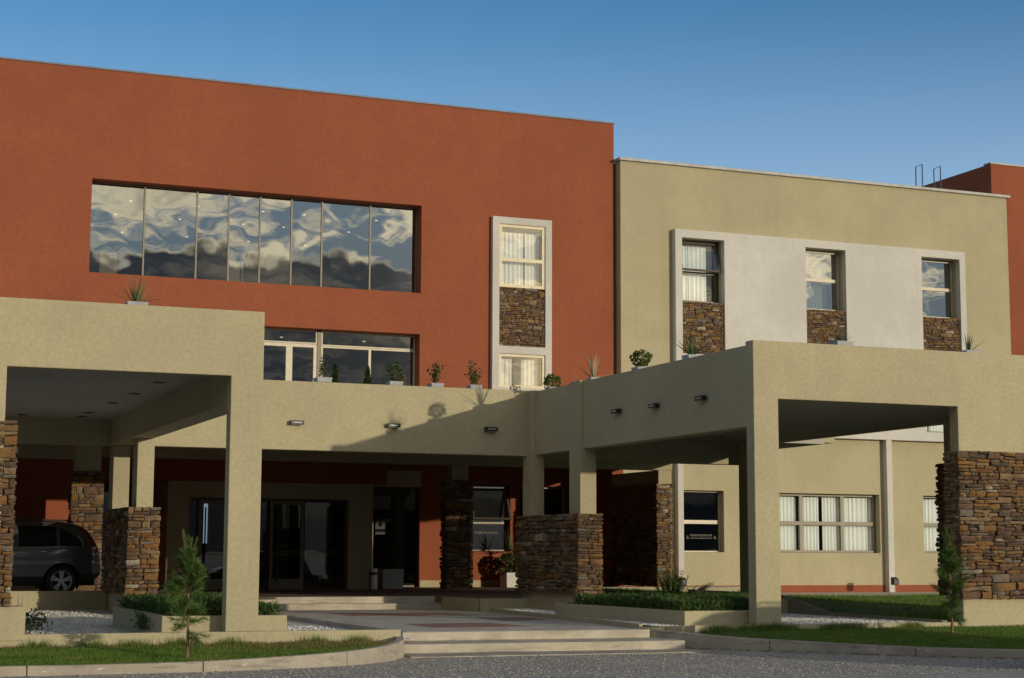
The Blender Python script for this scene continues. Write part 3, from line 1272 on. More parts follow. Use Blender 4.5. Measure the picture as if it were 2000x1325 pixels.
def stone_pier(label, x0, x1, y0, y1, z0, z1, seed, front=True, left=True, right=False, l=(.12, .38), h=(.065, .15), d=.12, sidel=None, sideh=None, ext=None, group='stone clad piers of the porches'):
    t = thing('stone_pier', label, 'stone pier', ((x0 + x1) / 2, (y0 + y1) / 2, z0), group)
    bx('core', M['mortar'], t, x0 + d * .55, x1 - d * .55, y0 + d * .55, y1 - .02, z0 + .01, z1 - .015)
    rg = random.Random(seed)
    n = 0
    if front:
        n += stones_face(t, (x0, y0), 0, x1 - x0, z0, z1, rg, *l, *h, depth=d)
    sl_, sh_ = sidel or l, sideh or h
    if left:
        n += stones_face(t, (x0, y1), -pi / 2, y1 - y0 - d * .85, z0, z1, rg, *sl_, *sh_, depth=d, limit=300 - n)
    if right:
        stones_face(t, (x1, y0 + d * .85), pi / 2, y1 - y0 - d * .85, z0, z1, rg, *sl_, *sh_, depth=d, joined=True)
    if ext:
        stones_face(t, (x1, y0), 0, ext - x1, z0, z1, rg, *l, *h, depth=d, joined=True)
        bx('core', M['mortar'], t, x1, ext, y0 + d * .6, y1 - .02, z0 + .01, z1 - .015)
    return t


stone_pier('waist high stone pier under two beige columns where the right porch begins', 15.46, 16.07, 34.3, 37.9, .76, 2.51, 21, right=True, sidel=(.20, .55), sideh=(.09, .19))
stone_pier('stone pier beside the parked car, below slim beige columns', 6.11, 6.79, 36.1, 39.36, .755, 2.565, 22, right=True, sidel=(.22, .6), sideh=(.10, .2))
stone_pier('tall stone cladding on the front wall at the right edge, with a few pale stones', 19.975, 21.75, 26.92, 27.44, .81, 3.59, 23, l=(.14, .44), h=(.07, .165), d=.13, ext=26.2)
stone_pier('dark stone slab half hidden behind the stone front wall', 22.0, 22.6, 27.6, 30.5, .80, 3.55, 24, front=False, sidel=(.25, .6), sideh=(.10, .2))
stone_pier('stone pier cut by the left edge of the picture, above a beige base', 0.9, 2.88, 26.95, 27.5, .81, 3.59, 25, left=False, right=True, l=(.16, .44), h=(.08, .19), d=.13)
stone_pier('sunlit golden stone pier standing behind the parked car', 5.767, 6.531, 42.0, 42.45, .70, 3.55, 26, l=(.16, .46), h=(.08, .19))
stone_pier('dark stone pier standing against the orange wall right of the tall door', 16.65, 17.5, 46.0, 46.45, .65, 3.72, 27, l=(.2, .5), h=(.08, .20))
stone_pier('big shaded stone pier with a narrow sunlit front, left of the white pilaster', 23.3, 23.85, 46.0, 49.3, .69, 3.73, 28, l=(.14, .36), h=(.07, .16), sidel=(.24, .62), sideh=(.10, .21))

# ------------------------------------------------------------------ red main building
rb = thing('red_building', 'tall terracotta red hotel block with a long mirrored window band', 'building', (11, 51.3, 0))
YR = 51.3
ops = [(7.33, 17.67, 9.84, 12.66), (9.0, 17.65, 4.80, 8.52), (20.29, 21.90, 10.19, 12.26), (20.29, 21.90, 6.93, 8.03),
       (19.39, 20.76, 1.72, 3.82), (21.10, 22.75, 1.72, 3.80), (15.19, 17.71, 0.60, 3.69), (7.35, 10.2, 0.60, 3.66), (10.3, 14.6, 0.6, 3.2)]
MB().wall(-8, 24.46, 0.3, 16.0, YR, YR + .46, ops).build('wall', M['red'], rb, bevel=0.01)
mb = MB()
mb.box(-8, -7.6, YR + .46, 66, .3, 16)
mb.box(24.06, 24.46, YR + .46, 66, .3, 16)
mb.wall(-7.6, 24.06, .3, 16, 65.6, 66, [(12.37, 12.54, 1.25, 4.3), (13.96, 14.20, 2.0, 4.0), (10.96, 11.12, 2.6, 4.3)])
mb.build('outer_wall', M['red'], rb)
bx('roof_cap', M['red_cap'], rb, -8.03, 24.49, YR - .03, YR + .42, 16.0, 16.055, bevel=0.01)
bx('flat_roof', M['cap'], rb, -7.6, 24.06, YR + .46, 65.6, 15.3, 15.5)
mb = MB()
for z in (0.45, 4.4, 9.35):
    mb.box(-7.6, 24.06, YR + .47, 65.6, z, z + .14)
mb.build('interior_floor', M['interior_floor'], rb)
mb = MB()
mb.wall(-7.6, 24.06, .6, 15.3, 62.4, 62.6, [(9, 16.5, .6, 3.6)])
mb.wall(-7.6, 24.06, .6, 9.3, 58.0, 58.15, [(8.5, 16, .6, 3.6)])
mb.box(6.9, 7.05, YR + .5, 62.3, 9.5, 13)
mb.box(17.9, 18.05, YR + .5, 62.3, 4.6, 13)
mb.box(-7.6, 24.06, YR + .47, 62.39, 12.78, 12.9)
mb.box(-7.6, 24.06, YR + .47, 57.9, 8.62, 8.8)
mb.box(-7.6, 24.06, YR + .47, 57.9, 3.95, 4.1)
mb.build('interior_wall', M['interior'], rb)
mb = MB()
mb.box(17.74, 22.9, YR - .012, YR, .55, .81)
mb.build('base_band', M['beige'], rb)
bx('door_lintel', M['beige'], rb, 15.62, 17.73, YR - .05, YR - .002, 3.70, 4.2)
# downlights of the upper room
for (yy, xs) in ((52.33, (8.07, 9.14, 11.25, 13.4, 14.83, 16.9)), (54.75, (9.05, 11.2, 13.36, 14.75, 17.25)), (57.15, (8.96, 11.1, 13.27, 14.68, 17.0)), (60.3, (9.7, 11.98, 14.2, 16.3))):
    for x in xs:
        MB().lathe((x, yy, 12.755), [(.042, 0), (.048, .02)], 12).build('downlight', M['downlight'], rb)
MB().lathe((12.2, 60.5, 10.75), [(.30, 0), (.22, .22), (.05, .34), (.02, .36)], 16).build('pendant_lamp', M['pendant'], rb)
MB().tube([(12.2, 60.5, 11.1), (12.2, 60.5, 12.77)], .012, 6).build('pendant_cord', M['black'], rb)
for x in (13.3, 14.0, 16.8):
    MB().lathe((x, 54.5, 8.60), [(.05, 0), (.055, .018)], 10).build('downlight', M['downlight'], rb)
for (xa, xb, z) in ((8.03, 8.55, 10.93), (12.07, 12.57, 10.93)):
    bx('room_partition', M['room_beige'], rb, xa, xb, 54.0, 54.5, 9.49, z)
window(rb, 7.335, 17.665, 9.845, 12.655, 51.72, (8.974, 10.566, 11.56, 12.537, 13.536, 14.517, 16.10), (), .035, .06, 'alu_grey', 'glass_band', .055)
window(rb, 14.56, 17.645, 8.05, 8.515, 51.72, (), (), .045, .08, 'alu_pale', 'glass_dark')
window(rb, 14.56, 17.645, 4.805, 8.045, 51.72, (16.14,), (), .055, .08, 'alu_pale', 'glass_dark', .085)
window(rb, 9.0, 14.42, 8.09, 8.515, 51.72, (11.9,), (), .045, .08, 'alu_pale', 'glass_dark', .05)
window(rb, 9.0, 11.86, 4.805, 8.085, 51.72, (10.2,), (), .10, .08, 'alu_pale', 'glass_dark', .20, name='terrace_door')
window(rb, 11.87, 14.42, 4.805, 8.085, 51.72, (13.54,), (), .11, .08, 'alu_pale', 'glass_dark', .21, name='terrace_door')
bx('door_post', M['alu_dark'], rb, 14.425, 14.555, 51.70, 51.82, 4.805, 8.515)
# white slotted frame
fr = MB().wall(20.05, 22.13, 4.9, 12.49, YR - .17, YR - .003, [(20.29, 21.90, 8.28, 12.26), (20.29, 21.90, 6.93, 8.03)]).build('window_surround', M['frame_white'], rb, bevel=0.01)
window(rb, 20.295, 21.895, 10.195, 12.255, YR - .12, (), (11.10,), .10, .06, 'gold_alu', 'glass_gold', .06, [(20.40, 21.25, 10.3, 12.05), (21.30, 21.80, 10.3, 12.05)], .3, 3, tmw=.12)
window(rb, 20.295, 21.895, 6.935, 8.025, YR - .12, (), (), .09, .06, 'gold_alu', 'glass_gold', .06, [(20.38, 20.85, 7.0, 7.95), (21.2, 21.8, 7.0, 7.95)], .3, 4)


def stone_panel(parent, x0, x1, z0, z1, y, seed):
    p = bx('stone_panel', M['mortar'], parent, x0, x1, y + .05, y + .2, z0, z1)
    stones_face(p, (x0 + .005, y), 0, x1 - x0 - .01, z0, z1, random.Random(seed), .11, .36, .06, .15, depth=.10)


stone_panel(rb, 20.295, 21.895, 8.285, 10.19, YR - .12, 31)
# ground floor windows and the tall door
window(rb, 19.395, 20.755, 1.725, 3.815, YR + .25, (), (2.62,), .05, .06, 'alu_dark', 'glass_dark', .06, tmw=.08)
window(rb, 21.105, 22.745, 1.725, 3.795, YR + .25, (), (2.62,), .05, .06, 'alu_pale', 'glass_dark', .06, tmw=.08)
# awning sash pushed open in the window beside the stone pier
sash = thing('awning_sash', 'open top hung window sash mirroring blue sky above the yucca pot', 'window sash', (20.07, 51.5, 3.7))
a = radians(21)


def SR(x, d, n_):
    return (x, 51.52 - d * sin(a) + n_ * cos(a) * -1, 3.70 - d * cos(a) + n_ * sin(a))


mb = MB()
for (xa, xb, da, db) in ((19.42, 20.73, 0, .07), (19.42, 20.73, 1.0, 1.07), (19.42, 19.49, .07, 1.0), (20.66, 20.73, .07, 1.0)):
    q = [SR(x, d, n_) for n_ in (0, .04) for (x, d) in ((xa, da), (xb, da), (xb, db), (xa, db))]
    mb.add(q, [(0, 1, 2, 3), (7, 6, 5, 4), (0, 4, 5, 1), (1, 5, 6, 2), (2, 6, 7, 3), (3, 7, 4, 0)])
mb.build('frame', M['alu_dark'], sash)
mb = MB()
mb.quad(SR(19.49, 1.0, .02), SR(20.66, 1.0, .02), SR(20.66, .07, .02), SR(19.49, .07, .02))
mb.build('pane', M['glass_band'], sash)
window(rb, 15.195, 17.705, 0.605, 3.685, YR + .2, (16.24,), (), .05, .06, 'alu_dark', 'glass_door', .05, name='tall_door')
window(rb, 7.355, 10.195, 0.605, 3.655, YR + .2, (8.3, 9.25), (), .05, .06, 'alu_dark', 'glass_dark', .06)
# entrance vestibule
mb = MB()
mb.wall(9.22, 15.17, .60, 3.62, 48.1, 48.5, [(9.84, 14.44, .60, 3.17)])
mb.box(9.22, 9.52, 48.5, 51.29, .6, 3.62)
mb.box(14.87, 15.17, 48.5, 51.29, .6, 3.62)
mb.build('vestibule', M['beige'], rb, bevel=0.008)
mb = MB()
mb.box(-8, 6.55, 44.5, 44.9, .3, 4.455)
mb.box(6.15, 6.55, 44.9, 51.29, .3, 4.455)
mb.build('side_wing_wall', M['red'], rb)
bx('base_band', M['beige'], rb, -8, 6.55, 44.485, 44.498, .60, 1.0)
bx('wing_wall', M['red'], rb, 23.42, 23.80, 49.32, 51.29, .6, 4.44)
bx('fascia', M['red'], rb, 7.0, 15.57, 48.0, 51.28, 3.625, 4.44, bevel=0.01)


def door_leaf(x0, x1, y, sx, mat='alu_dark', fw=.10, handle=None):
    d = MB().wall(x0, x1, .61, 3.10, y, y + .06, [(x0 + fw, x1 - fw, .61 + .30, 3.10 - .10)]).build('glass_door', M[mat], rb, bevel=0.005)
    mb = MB()
    mb.quad((x0 + fw, y + .03, .91), (x1 - fw, y + .03, .91), (x1 - fw, y + .03, 3.0), (x0 + fw, y + .03, 3.0))
    mb.build('pane', M['glass_door'], d)
    if handle:
        MB().tube([(handle, y - .07, .80), (handle, y - .07, 2.9)], .022, 10).build('handle', M['black'], d)
        mb = MB()
        for z in (1.0, 2.7):
            mb.tube([(handle, y - .07, z), (handle, y, z)], .012, 6)
        mb.build('handle_bracket', M['black'], d)
    return d


dl = door_leaf(10.12, 11.12, 48.22, 1, 'alu_grey', handle=10.30)
dr = door_leaf(12.16, 13.16, 48.22, 1, 'alu_grey', handle=12.36)
for (xa, xb) in ((9.845, 10.12), (11.13, 12.15), (13.17, 14.435)):
    d = MB().wall(xa, xb, .605, 3.165, 48.34, 48.40, [(xa + .05, xb - .05, .67, 3.08)]).build('side_light', M['alu_dark'], rb)
    mb = MB()
    mb.quad((xa + .05, 48.37, .67), (xb - .05, 48.37, .67), (xb - .05, 48.37, 3.08), (xa + .05, 48.37, 3.08))
    mb.build('pane', M['glass_door'], d)
bx('door_track', M['alu_dark'], rb, 9.845, 14.435, 48.20, 48.33, 3.105, 3.165)


def text(parent, body, x, y, z, size, mat, name='lettering', width=None, mirror=False):
    cu = bpy.data.curves.new('lettering', 'FONT')
    cu.body = body
    cu.size = size
    cu.align_x = 'CENTER'
    cu.space_character = 1.12
    tmp = bpy.data.objects.new('lettering', cu)
    COL.objects.link(tmp)
    dg = bpy.context.evaluated_depsgraph_get()
    me = bpy.data.meshes.new_from_object(tmp.evaluated_get(dg))
    bpy.data.objects.remove(tmp)
    bpy.data.curves.remove(cu)
    ws = max(v.co.x for v in me.vertices) - min(v.co.x for v in me.vertices)
    k = (width / ws) if width else 1
    off = OFF[parent.name]
    for v in me.vertices:
        xx = v.co.x * k * (-1 if mirror else 1)
        v.co = (x + xx - off.x, y - off.y, z + v.co.y - off.z)
    me.materials.clear()
    me.materials.append(mat)
    return link(name, me, parent)


def emblem(mb, x, y, z, s):
    for i in range(3):
        q = s * (1 - i * .28)
        zz = z + i * s * .32
        mb.add([(x - q * .5, y, zz), (x + q * .5, y, zz), (x + q * .36, y, zz + s * .12), (x - q * .36, y, zz + s * .12)], [(0, 1, 2, 3)])


def sign(parent, xc, y, z, w, mirror=False):
    sg = -1 if mirror else 1
    text(parent, 'PUENTE', xc - sg * w * .170, y, z + .055, .095, M['letter'], width=w * .36, mirror=mirror)
    text(parent, 'MAYOR', xc + sg * w * .195, y, z + .055, .095, M['letter'], width=w * .31, mirror=mirror)
    text(parent, 'HOTEL&RESORT', xc, y, z - .025, .058, M['letter'], width=w * .70, mirror=mirror)
    mb = MB()
    emblem(mb, xc - w * .44, y, z - .02, .12)
    emblem(mb, xc + w * .44, y, z - .02, .12)
    mb.build('emblem', M['letter'], parent)


sign(dr, 12.72, 48.235, 1.60, .92)
sign(dl, 10.70, 48.235, 1.60, .86, mirror=True)
sl_ = [o for o in bpy.data.objects if o.name.startswith('side_light')]
sign(sl_[2], 13.82, 48.36, 1.60, 1.0)
wA = [o for o in rb.children if o.name.startswith('window')]
wgA = [o for o in rb.children if o.name.startswith('window') and abs(o.data.vertices[0].co.x + OFF[rb.name].x - 19.395) < .02][0]
text(wgA, 'PUENTE', 19.86, YR + .27, 2.27, .10, M['letter'], width=.40)
text(wgA, 'MAYOR', 20.27, YR + .27, 2.27, .10, M['letter'], width=.34)
# poster on the tall door
pt = thing('door_poster', 'pale notice with a black figure and dark stripe stuck on the tall glass door', 'poster', (16.43, 51.46, 2.3))
bx('sheet', M['poster'], pt, 16.36, 16.68, 51.60, 51.61, 2.22, 2.76)
mb = MB()
mb.lathe((16.52, 51.597, 2.66), [(.045, 0), (.045, .002)], 14, 'y')
mb.add([(16.46, 51.595, 2.47), (16.58, 51.595, 2.47), (16.56, 51.595, 2.60), (16.48, 51.595, 2.60)], [(0, 1, 2, 3)])
mb.build('figure', M['ink'], pt)
bx('stripe', M['ink'], pt, 16.36, 16.68, 51.592, 51.599, 2.30, 2.39)

# ------------------------------------------------------------------ beige block
bb = thing('beige_building', 'beige hotel wing with a white panel of slot windows', 'building', (32, 51, 0))
YB = 51.0
gops = [(26.71, 28.33, 1.72, 3.76), (29.55, 34.47, 1.72, 3.73), (36.29, 38.45, 1.73, 3.73)]
uops = [(26.72, 28.32, 5.95, 8.05), (31.52, 33.13, 5.95, 8.05), (36.30, 37.93, 5.95, 8.05), (26.72, 28.32, 8.29, 12.21), (31.52, 33.13, 8.29, 12.21), (36.30, 37.93, 8.29, 12.21)]
MB().wall(24.55, 40.28, .3, 14.70, YB, YB + .46, gops + uops).build('wall', M['beige'], bb, bevel=0.01)
mb = MB()
mb.box(24.55, 24.9, YB + .46, 66, .3, 14.7)
mb.box(39.9, 40.28, YB + .46, 66, .3, 14.7)
mb.box(24.9, 39.9, 65.6, 66, .3, 14.7)
mb.build('outer_wall', M['beige'], bb)
bx('roof_cap', M['cap'], bb, 24.49, 40.40, YB - .09, YB + .40, 14.70, 14.80, bevel=0.012)
bx('flat_roof', M['cap'], bb, 24.9, 39.9, YB + .46, 65.6, 14.2, 14.4)
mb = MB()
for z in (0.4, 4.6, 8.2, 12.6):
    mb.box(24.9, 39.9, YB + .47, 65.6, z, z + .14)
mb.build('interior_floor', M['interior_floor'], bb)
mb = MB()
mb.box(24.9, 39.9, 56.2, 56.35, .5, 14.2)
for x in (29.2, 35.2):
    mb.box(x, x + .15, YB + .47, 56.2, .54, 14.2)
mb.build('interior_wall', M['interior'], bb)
MB().wall(26.46, 38.18, 5.63, 12.49, YB - .25, YB - .002, uops).build('white_panel', M['white'], bb, bevel=0.01)
for (xa, xb) in ((26.49, 26.70), (34.635, 34.865)):
    bx('pilaster', M['frame_white'], bb, xa, xb, YB - .248, YB - .002, .38, 5.628, bevel=0.01)
mb = MB()
for (xa, xb) in ((24.57, 26.48), (26.71, 34.63), (34.87, 40.27)):
    mb.box(xa, xb, YB - .008, YB, .36, .626)
mb.build('base_band', M['red'], bb)
# upper windows: fixed light with a stone panel below
C3 = lambda a, b, c, d: [(a, b, c, d)]
window(bb, 26.73, 28.31, 10.08, 12.19, 51.17, (), (11.10,), .07, .07, 'alu_dark', 'glass_clear', .06, [(26.8, 27.25, 10.15, 12.05), (27.27, 27.95, 10.15, 12.05)], .22, 7, tmw=.09)
window(bb, 31.53, 33.12, 10.08, 12.19, 51.17, (), (11.16,), .07, .07, 'alu_pale', 'glass_sky', .06, [(31.6, 32.9, 10.15, 12.05)], .5, 8, tmw=.12)
window(bb, 36.31, 37.92, 10.08, 12.19, 51.17, (), (11.14,), .07, .07, 'alu_pale', 'glass_sky', .06, (), .6, 9, tmw=.12)
for k, (xa, xb) in enumerate(((26.725, 28.315), (31.525, 33.125), (36.305, 37.925))):
    stone_panel(bb, xa, xb, 8.295, 10.07, YB - .18, 41 + k)
    window(bb, xa + .005, xb - .005, 5.955, 8.045, 51.17, (), (7.0,), .07, .07, 'alu_grey', 'glass_clear', .06, [(xa + .1, xa + .55, 6.0, 8.0), (xa + .62, xb - .3, 6.0, 8.0)], .25, 12 + k, tmw=.09)
# sash standing open
s2 = thing('awning_sash', 'dark top hung sash standing open in the leftmost slot of the white panel', 'window sash', (27.5, 51.1, 12.1))
a2 = radians(13)


def SR2(x, d, n_):
    return (x, 51.155 - d * sin(a2) - n_ * cos(a2), 12.13 - d * cos(a2) + n_ * sin(a2))


mb = MB()
for (xa, xb, da, db) in ((26.76, 28.28, 0, .06), (26.76, 28.28, .97, 1.04), (26.76, 26.82, .06, .97), (28.22, 28.28, .06, .97)):
    q = [SR2(x, d, n_) for n_ in (0, .045) for (x, d) in ((xa, da), (xb, da), (xb, db), (xa, db))]
    mb.add(q, [(0, 1, 2, 3), (7, 6, 5, 4), (0, 4, 5, 1), (1, 5, 6, 2), (2, 6, 7, 3), (3, 7, 4, 0)])
mb.build('frame', M['alu_dark'], s2)
mb = MB()
mb.quad(SR2(26.82, .97, .02), SR2(28.22, .97, .02), SR2(28.22, .06, .02), SR2(26.82, .06, .02))
mb.build('pane', M['glass_clear'], s2)
# ground floor
wa = window(bb, 26.72, 28.32, 1.725, 3.755, 51.26, (), (2.72,), .045, .07, 'alu_pale', 'glass_door', .06, tmw=.13)
window(bb, 29.56, 34.46, 1.725, 3.725, 51.26, (31.47, 33.11), (2.72,), .08, .08, 'alu_grey', 'glass_clear', .13,
       [(29.7, 31.36, 1.75, 3.62), (31.50, 32.28, 1.75, 3.62), (32.42, 33.12, 1.75, 3.62), (33.2, 34.55, 1.75, 3.62)], .2, 21, tmw=.13)
window(bb, 36.30, 38.44, 1.735, 3.725, 51.26, (37.4,), (2.72,), .07, .08, 'alu_grey', 'glass_clear', .10, [(36.38, 37.3, 1.75, 3.62), (37.5, 38.3, 1.75, 3.62)], .2, 22, tmw=.13)
sign(wa, 27.62, 51.28, 2.19, 1.16)

# ------------------------------------------------------------------ red tower at the right
rt_ = thing('red_tower', 'second terracotta block rising behind the beige wing at the right edge', 'building', (50, 53, 0))
mb = MB()
mb.prism([(41.18, 53.0), (62, 53.0), (62, 70), (41.18, 70)], .3, 16.50)
mb.build('wall', M['red'], rt_, bevel=0.01)
bx('roof_cap', M['cap'], rt_, 41.15, 62, 52.97, 53.4, 16.50, 16.56)
ld = thing('roof_ladder', 'thin blue grey ladder hoops standing on the beige wing roof', 'ladder', (37.6, 52.2, 14.4))
for x in (37.22, 38.02):
    MB().tube([(x, 52.25, 14.4), (x, 52.25, 15.86), (x, 51.85, 15.88), (x, 51.85, 14.4)], .022, 8).build('handrail', M['rail'], ld)
mb = MB()
for z in (14.5, 14.62):
    mb.tube([(37.22, 51.85, z), (38.02, 51.85, z)], .015, 6)
mb.build('rung', M['rail'], ld)

# ------------------------------------------------------------------ left porch
lp = thing('entrance_porch', 'tall beige drive-through porch at the left over the parked car', 'porch', (4.4, 27.1, .39))
MB().wall(-6, 6.655, .395, 5.47, 27.0, 27.28, [(2.69, 6.132, .395, 4.415)]).build('front_frame', M['beige'], lp, bevel=0.015)
MB().prism([(6.14, 27.285), (6.62, 27.285), (6.62, 39.3), (6.14, 39.3)], 3.99, 5.40).build('side_beam', M['beige'], lp, bevel=0.012)
MB().prism([(1.2, 27.285), (1.6, 27.285), (1.6, 39.3), (1.2, 39.3)], 3.99, 5.40).build('side_beam', M['beige'], lp, bevel=0.012)
MB().prism([(1.61, 27.285), (6.13, 27.285), (6.13, 38.8), (1.61, 38.8)], 4.55, 4.7).build('ceiling', M['ceiling'], lp)
bx('back_beam', M['beige'], lp, 1.61, 6.13, 38.81, 39.1, 3.98, 5.40)
MB().prism([(6.29, 36.2), (6.64, 36.2), (6.64, 36.75), (6.29, 36.75)], 2.45, 3.985).build('column', M['beige'], lp, bevel=0.012)
MB().prism([(6.21, 38.75), (6.57, 38.75), (6.57, 39.28), (6.21, 39.28)], 2.45, 3.985).build('column', M['beige'], lp, bevel=0.012)
bx('pier_footing', M['beige'], lp, 6.25, 6.62, 36.25, 39.2, .25, .76)
bx('pier_footing', M['beige'], lp, 1.0, 3.10, 26.99, 27.6, .30, .808, bevel=0.012)
for (x, y) in ((5.53, 29.9), (5.50, 32.2), (5.46, 34.4), (5.37, 36.95), (5.41, 38.15), (4.16, 38.16)):
    MB().lathe((x, y, 4.535), [(.10, 0), (.11, .016)], 14).build('ceiling_light', M['black'], lp)

# ------------------------------------------------------------------ right porch
rp = thing('entrance_porch', 'wide beige porch at the right with stone front wall and planted beds', 'porch', (18, 27.1, .39))
MB().wall(15.63, 22.7, .25, 5.47, 27.0, 27.275, [(16.14, 20.04, .25, 4.42)]).build('front_frame', M['beige'], rp, bevel=0.015)
MB().prism([(15.655, 27.28), (16.0, 27.28), (16.0, 37.40), (15.655, 37.40)], 3.92, 5.405).build('side_beam', M['beige'], rp, bevel=0.012)
bx('unseen_shade_wall', M['beige'], rp, 22.703, 27.6, 27.0, 27.27, .0, 5.30, bevel=0.012)  # unseen wall added past the frame, height set to shade the entrance
bx('ceiling', M['ceiling'], rp, 16.0, 22.1, 27.28, 37.75, 4.42, 4.6)
bx('outer_parapet', M['beige'], rp, 22.1, 22.4, 27.28, 38.0, 4.40, 5.40)
bx('back_beam', M['beige'], rp, 15.92, 21.9, 37.76, 38.05, 3.855, 5.40, bevel=0.01)
bx('column', M['beige'], rp, 15.575, 15.965, 34.43, 35.02, 2.4, 5.43, bevel=0.012)
bx('column', M['beige'], rp, 15.55, 15.866, 37.1, 37.65, 2.4, 5.43, bevel=0.012)
bx('column', M['beige'], rp, 21.40, 21.80, 37.15, 37.755, .6, 4.42, bevel=0.012)
bx('column', M['beige'], rp, 22.04, 22.5, 27.7, 30.2, .3, 4.40)
bx('pier_footing', M['beige'], rp, 15.6, 15.95, 34.45, 37.8, .3, .765)
MB().lathe((20.1, 36.2, 4.405), [(.10, 0), (.11, .016)], 14).build('ceiling_light', M['black'], rp)
MB().lathe((18.2, 33.2, 4.405), [(.10, 0), (.11, .016)], 14).build('ceiling_light', M['black'], rp)

# ------------------------------------------------------------------ middle terrace
tr = thing('roof_terrace', 'long beige terrace parapet linking the two porches over the entrance', 'terrace', (11, 37.4, .6))
bx('front_parapet', M['beige'], tr, 6.625, 15.648, 37.41, 37.70, 3.905, 5.445, bevel=0.012)
bx('slab', M['ceiling'], tr, 6.63, 24.1, 38.06, 51.27, 4.46, 4.75)
bx('slab', M['ceiling'], tr, 6.63, 15.64, 37.705, 38.055, 4.46, 4.75)
bx('cross_beam', M['beige'], tr, 6.63, 23.84, 46.03, 46.42, 4.13, 4.455, bevel=0.01)
bx('column', M['beige'], tr, 16.85, 17.35, 46.05, 46.4, 3.6, 4.128, bevel=0.01)
bx('column', M['beige'], tr, 23.38, 23.80, 46.04, 49.28, 3.6, 4.128, bevel=0.01)
bx('slab', M['ceiling'], tr, -6, 6.62, 39.31, 51.27, 4.46, 4.75)
bx('cross_beam', M['beige'], tr, -6, 6.62, 44.0, 44.45, 3.94, 4.455)
bx('column', M['beige'], tr, 5.85, 6.45, 42.05, 42.40, 3.5, 4.455)
bx('edge_parapet', M['beige'], tr, 24.1, 24.4, 38.06, 50.9, 4.5, 5.4)

# ------------------------------------------------------------------ lamps on the walls
def wall_light(loc, rz, label):
    t = thing('wall_light', label, 'wall lamp', loc, 'bar wall lights on the beige parapets')
    t.rotation_euler = (0, 0, rz)
    o = OFF[t.name]
    OFF[t.name] = Vector((0, 0, 0))
    MB().box(-.155, .155, -.13, -.03, -.045, .045).build('housing', M['black'], t, bevel=0.006)
    MB().box(-.07, .07, -.03, 0.0, -.035, .055).build('mount', M['black'], t)
    MB().box(-.13, .13, -.128, -.045, -.048, -.0455).build('lens', M['lamp_lens'], t)
    MB().box(-.10, .10, -.1335, -.1305, -.012, .012).build('slot', M['lamp_lens'], t)
    OFF[t.name] = o
    return t


wall_light((9.98, 37.41, 4.51), 0, 'bar wall light on the middle parapet beside the left porch, in sun')
wall_light((12.24, 37.41, 4.515), 0, 'bar wall light at the middle of the long parapet, just left of the shadow edge')
wall_light((14.62, 37.41, 4.505), 0, 'bar wall light on the shaded end of the middle parapet')
wall_light((15.655, 32.62, 4.60), -pi / 2, 'bar wall light on the dark side of the right porch, farthest from its front column')
wall_light((15.655, 30.87, 4.575), -pi / 2, 'bar wall light on the dark side of the right porch, between two others')
wall_light((15.655, 28.90, 4.565), -pi / 2, 'bar wall light on the dark side of the right porch, nearest the front column')


def floodlight(loc, label):
    t = thing('floodlight', label, 'floodlight', loc, 'garden floodlights')
    x, y, z = loc
    MB().tube([(x, y, z), (x, y, z + .30)], .016, 8).build('post', M['cap'], t)
    mb = MB()
    mb.prism([(x - .11, y - .08), (x + .11, y - .08), (x + .11, y + .10), (x - .11, y + .10)], z + .27, [z + .47, z + .47, z + .54, z + .54])
    mb.build('housing', M['black'], t, bevel=0.02)
    mb = MB()
    mb.quad((x - .085, y + .103, z + .31), (x - .085, y + .103, z + .50), (x + .085, y + .103, z + .50), (x + .085, y + .103, z + .31))
    mb.build('lens', M['lamp_lens'], t)
    return t


floodlight((25.93, 49.4, .385), 'black floodlight on a short post before the pilaster by the stone pier')
floodlight((33.94, 49.4, .385), 'black floodlight on a short post before the pilaster by the curtained window')

# ------------------------------------------------------------------ vegetation
def leaf_cluster(mb, c, rad, n, size, rng, shell=.35, upb=.25, narrow=.45):
    for _ in range(n):
        while True:
            p = Vector((rng.uniform(-1, 1), rng.uniform(-1, 1), rng.uniform(-1, 1)))
            if p.length <= 1:
                break
        if p.length > 1e-3:
            p = p.normalized() * (p.length ** shell)
        # uneven outline
        k = 0.78 + 0.45 * mnoise.noise((p.x * 1.6 + c[0], p.y * 1.6 + c[1], p.z * 1.6 + c[2] * 3))
        q = Vector((c[0] + p.x * rad[0] * k, c[1] + p.y * rad[1] * k, c[2] + p.z * rad[2] * k))
        d = (p + Vector((rng.uniform(-.8, .8), rng.uniform(-.8, .8), rng.uniform(-.5, .8) + upb))).normalized()
        s = size * rng.uniform(.6, 1.3)
        w = d.cross(Vector((rng.uniform(-1, 1), rng.uniform(-1, 1), rng.uniform(-1, 1)))).normalized() * s * narrow
        a, b = q, q + d * s
        m = (a + b) / 2
        mb.add([tuple(a), tuple(m + w), tuple(b), tuple(m - w)], [(0, 1, 2, 3)])


def twigs(mb, base, tips, r):
    for t in tips:
        mid = Vector(base).lerp(Vector(t), .5) + Vector((0, 0, .03))
        mb.tube([base, tuple(mid), t], [r, r * .7, r * .35], 5)


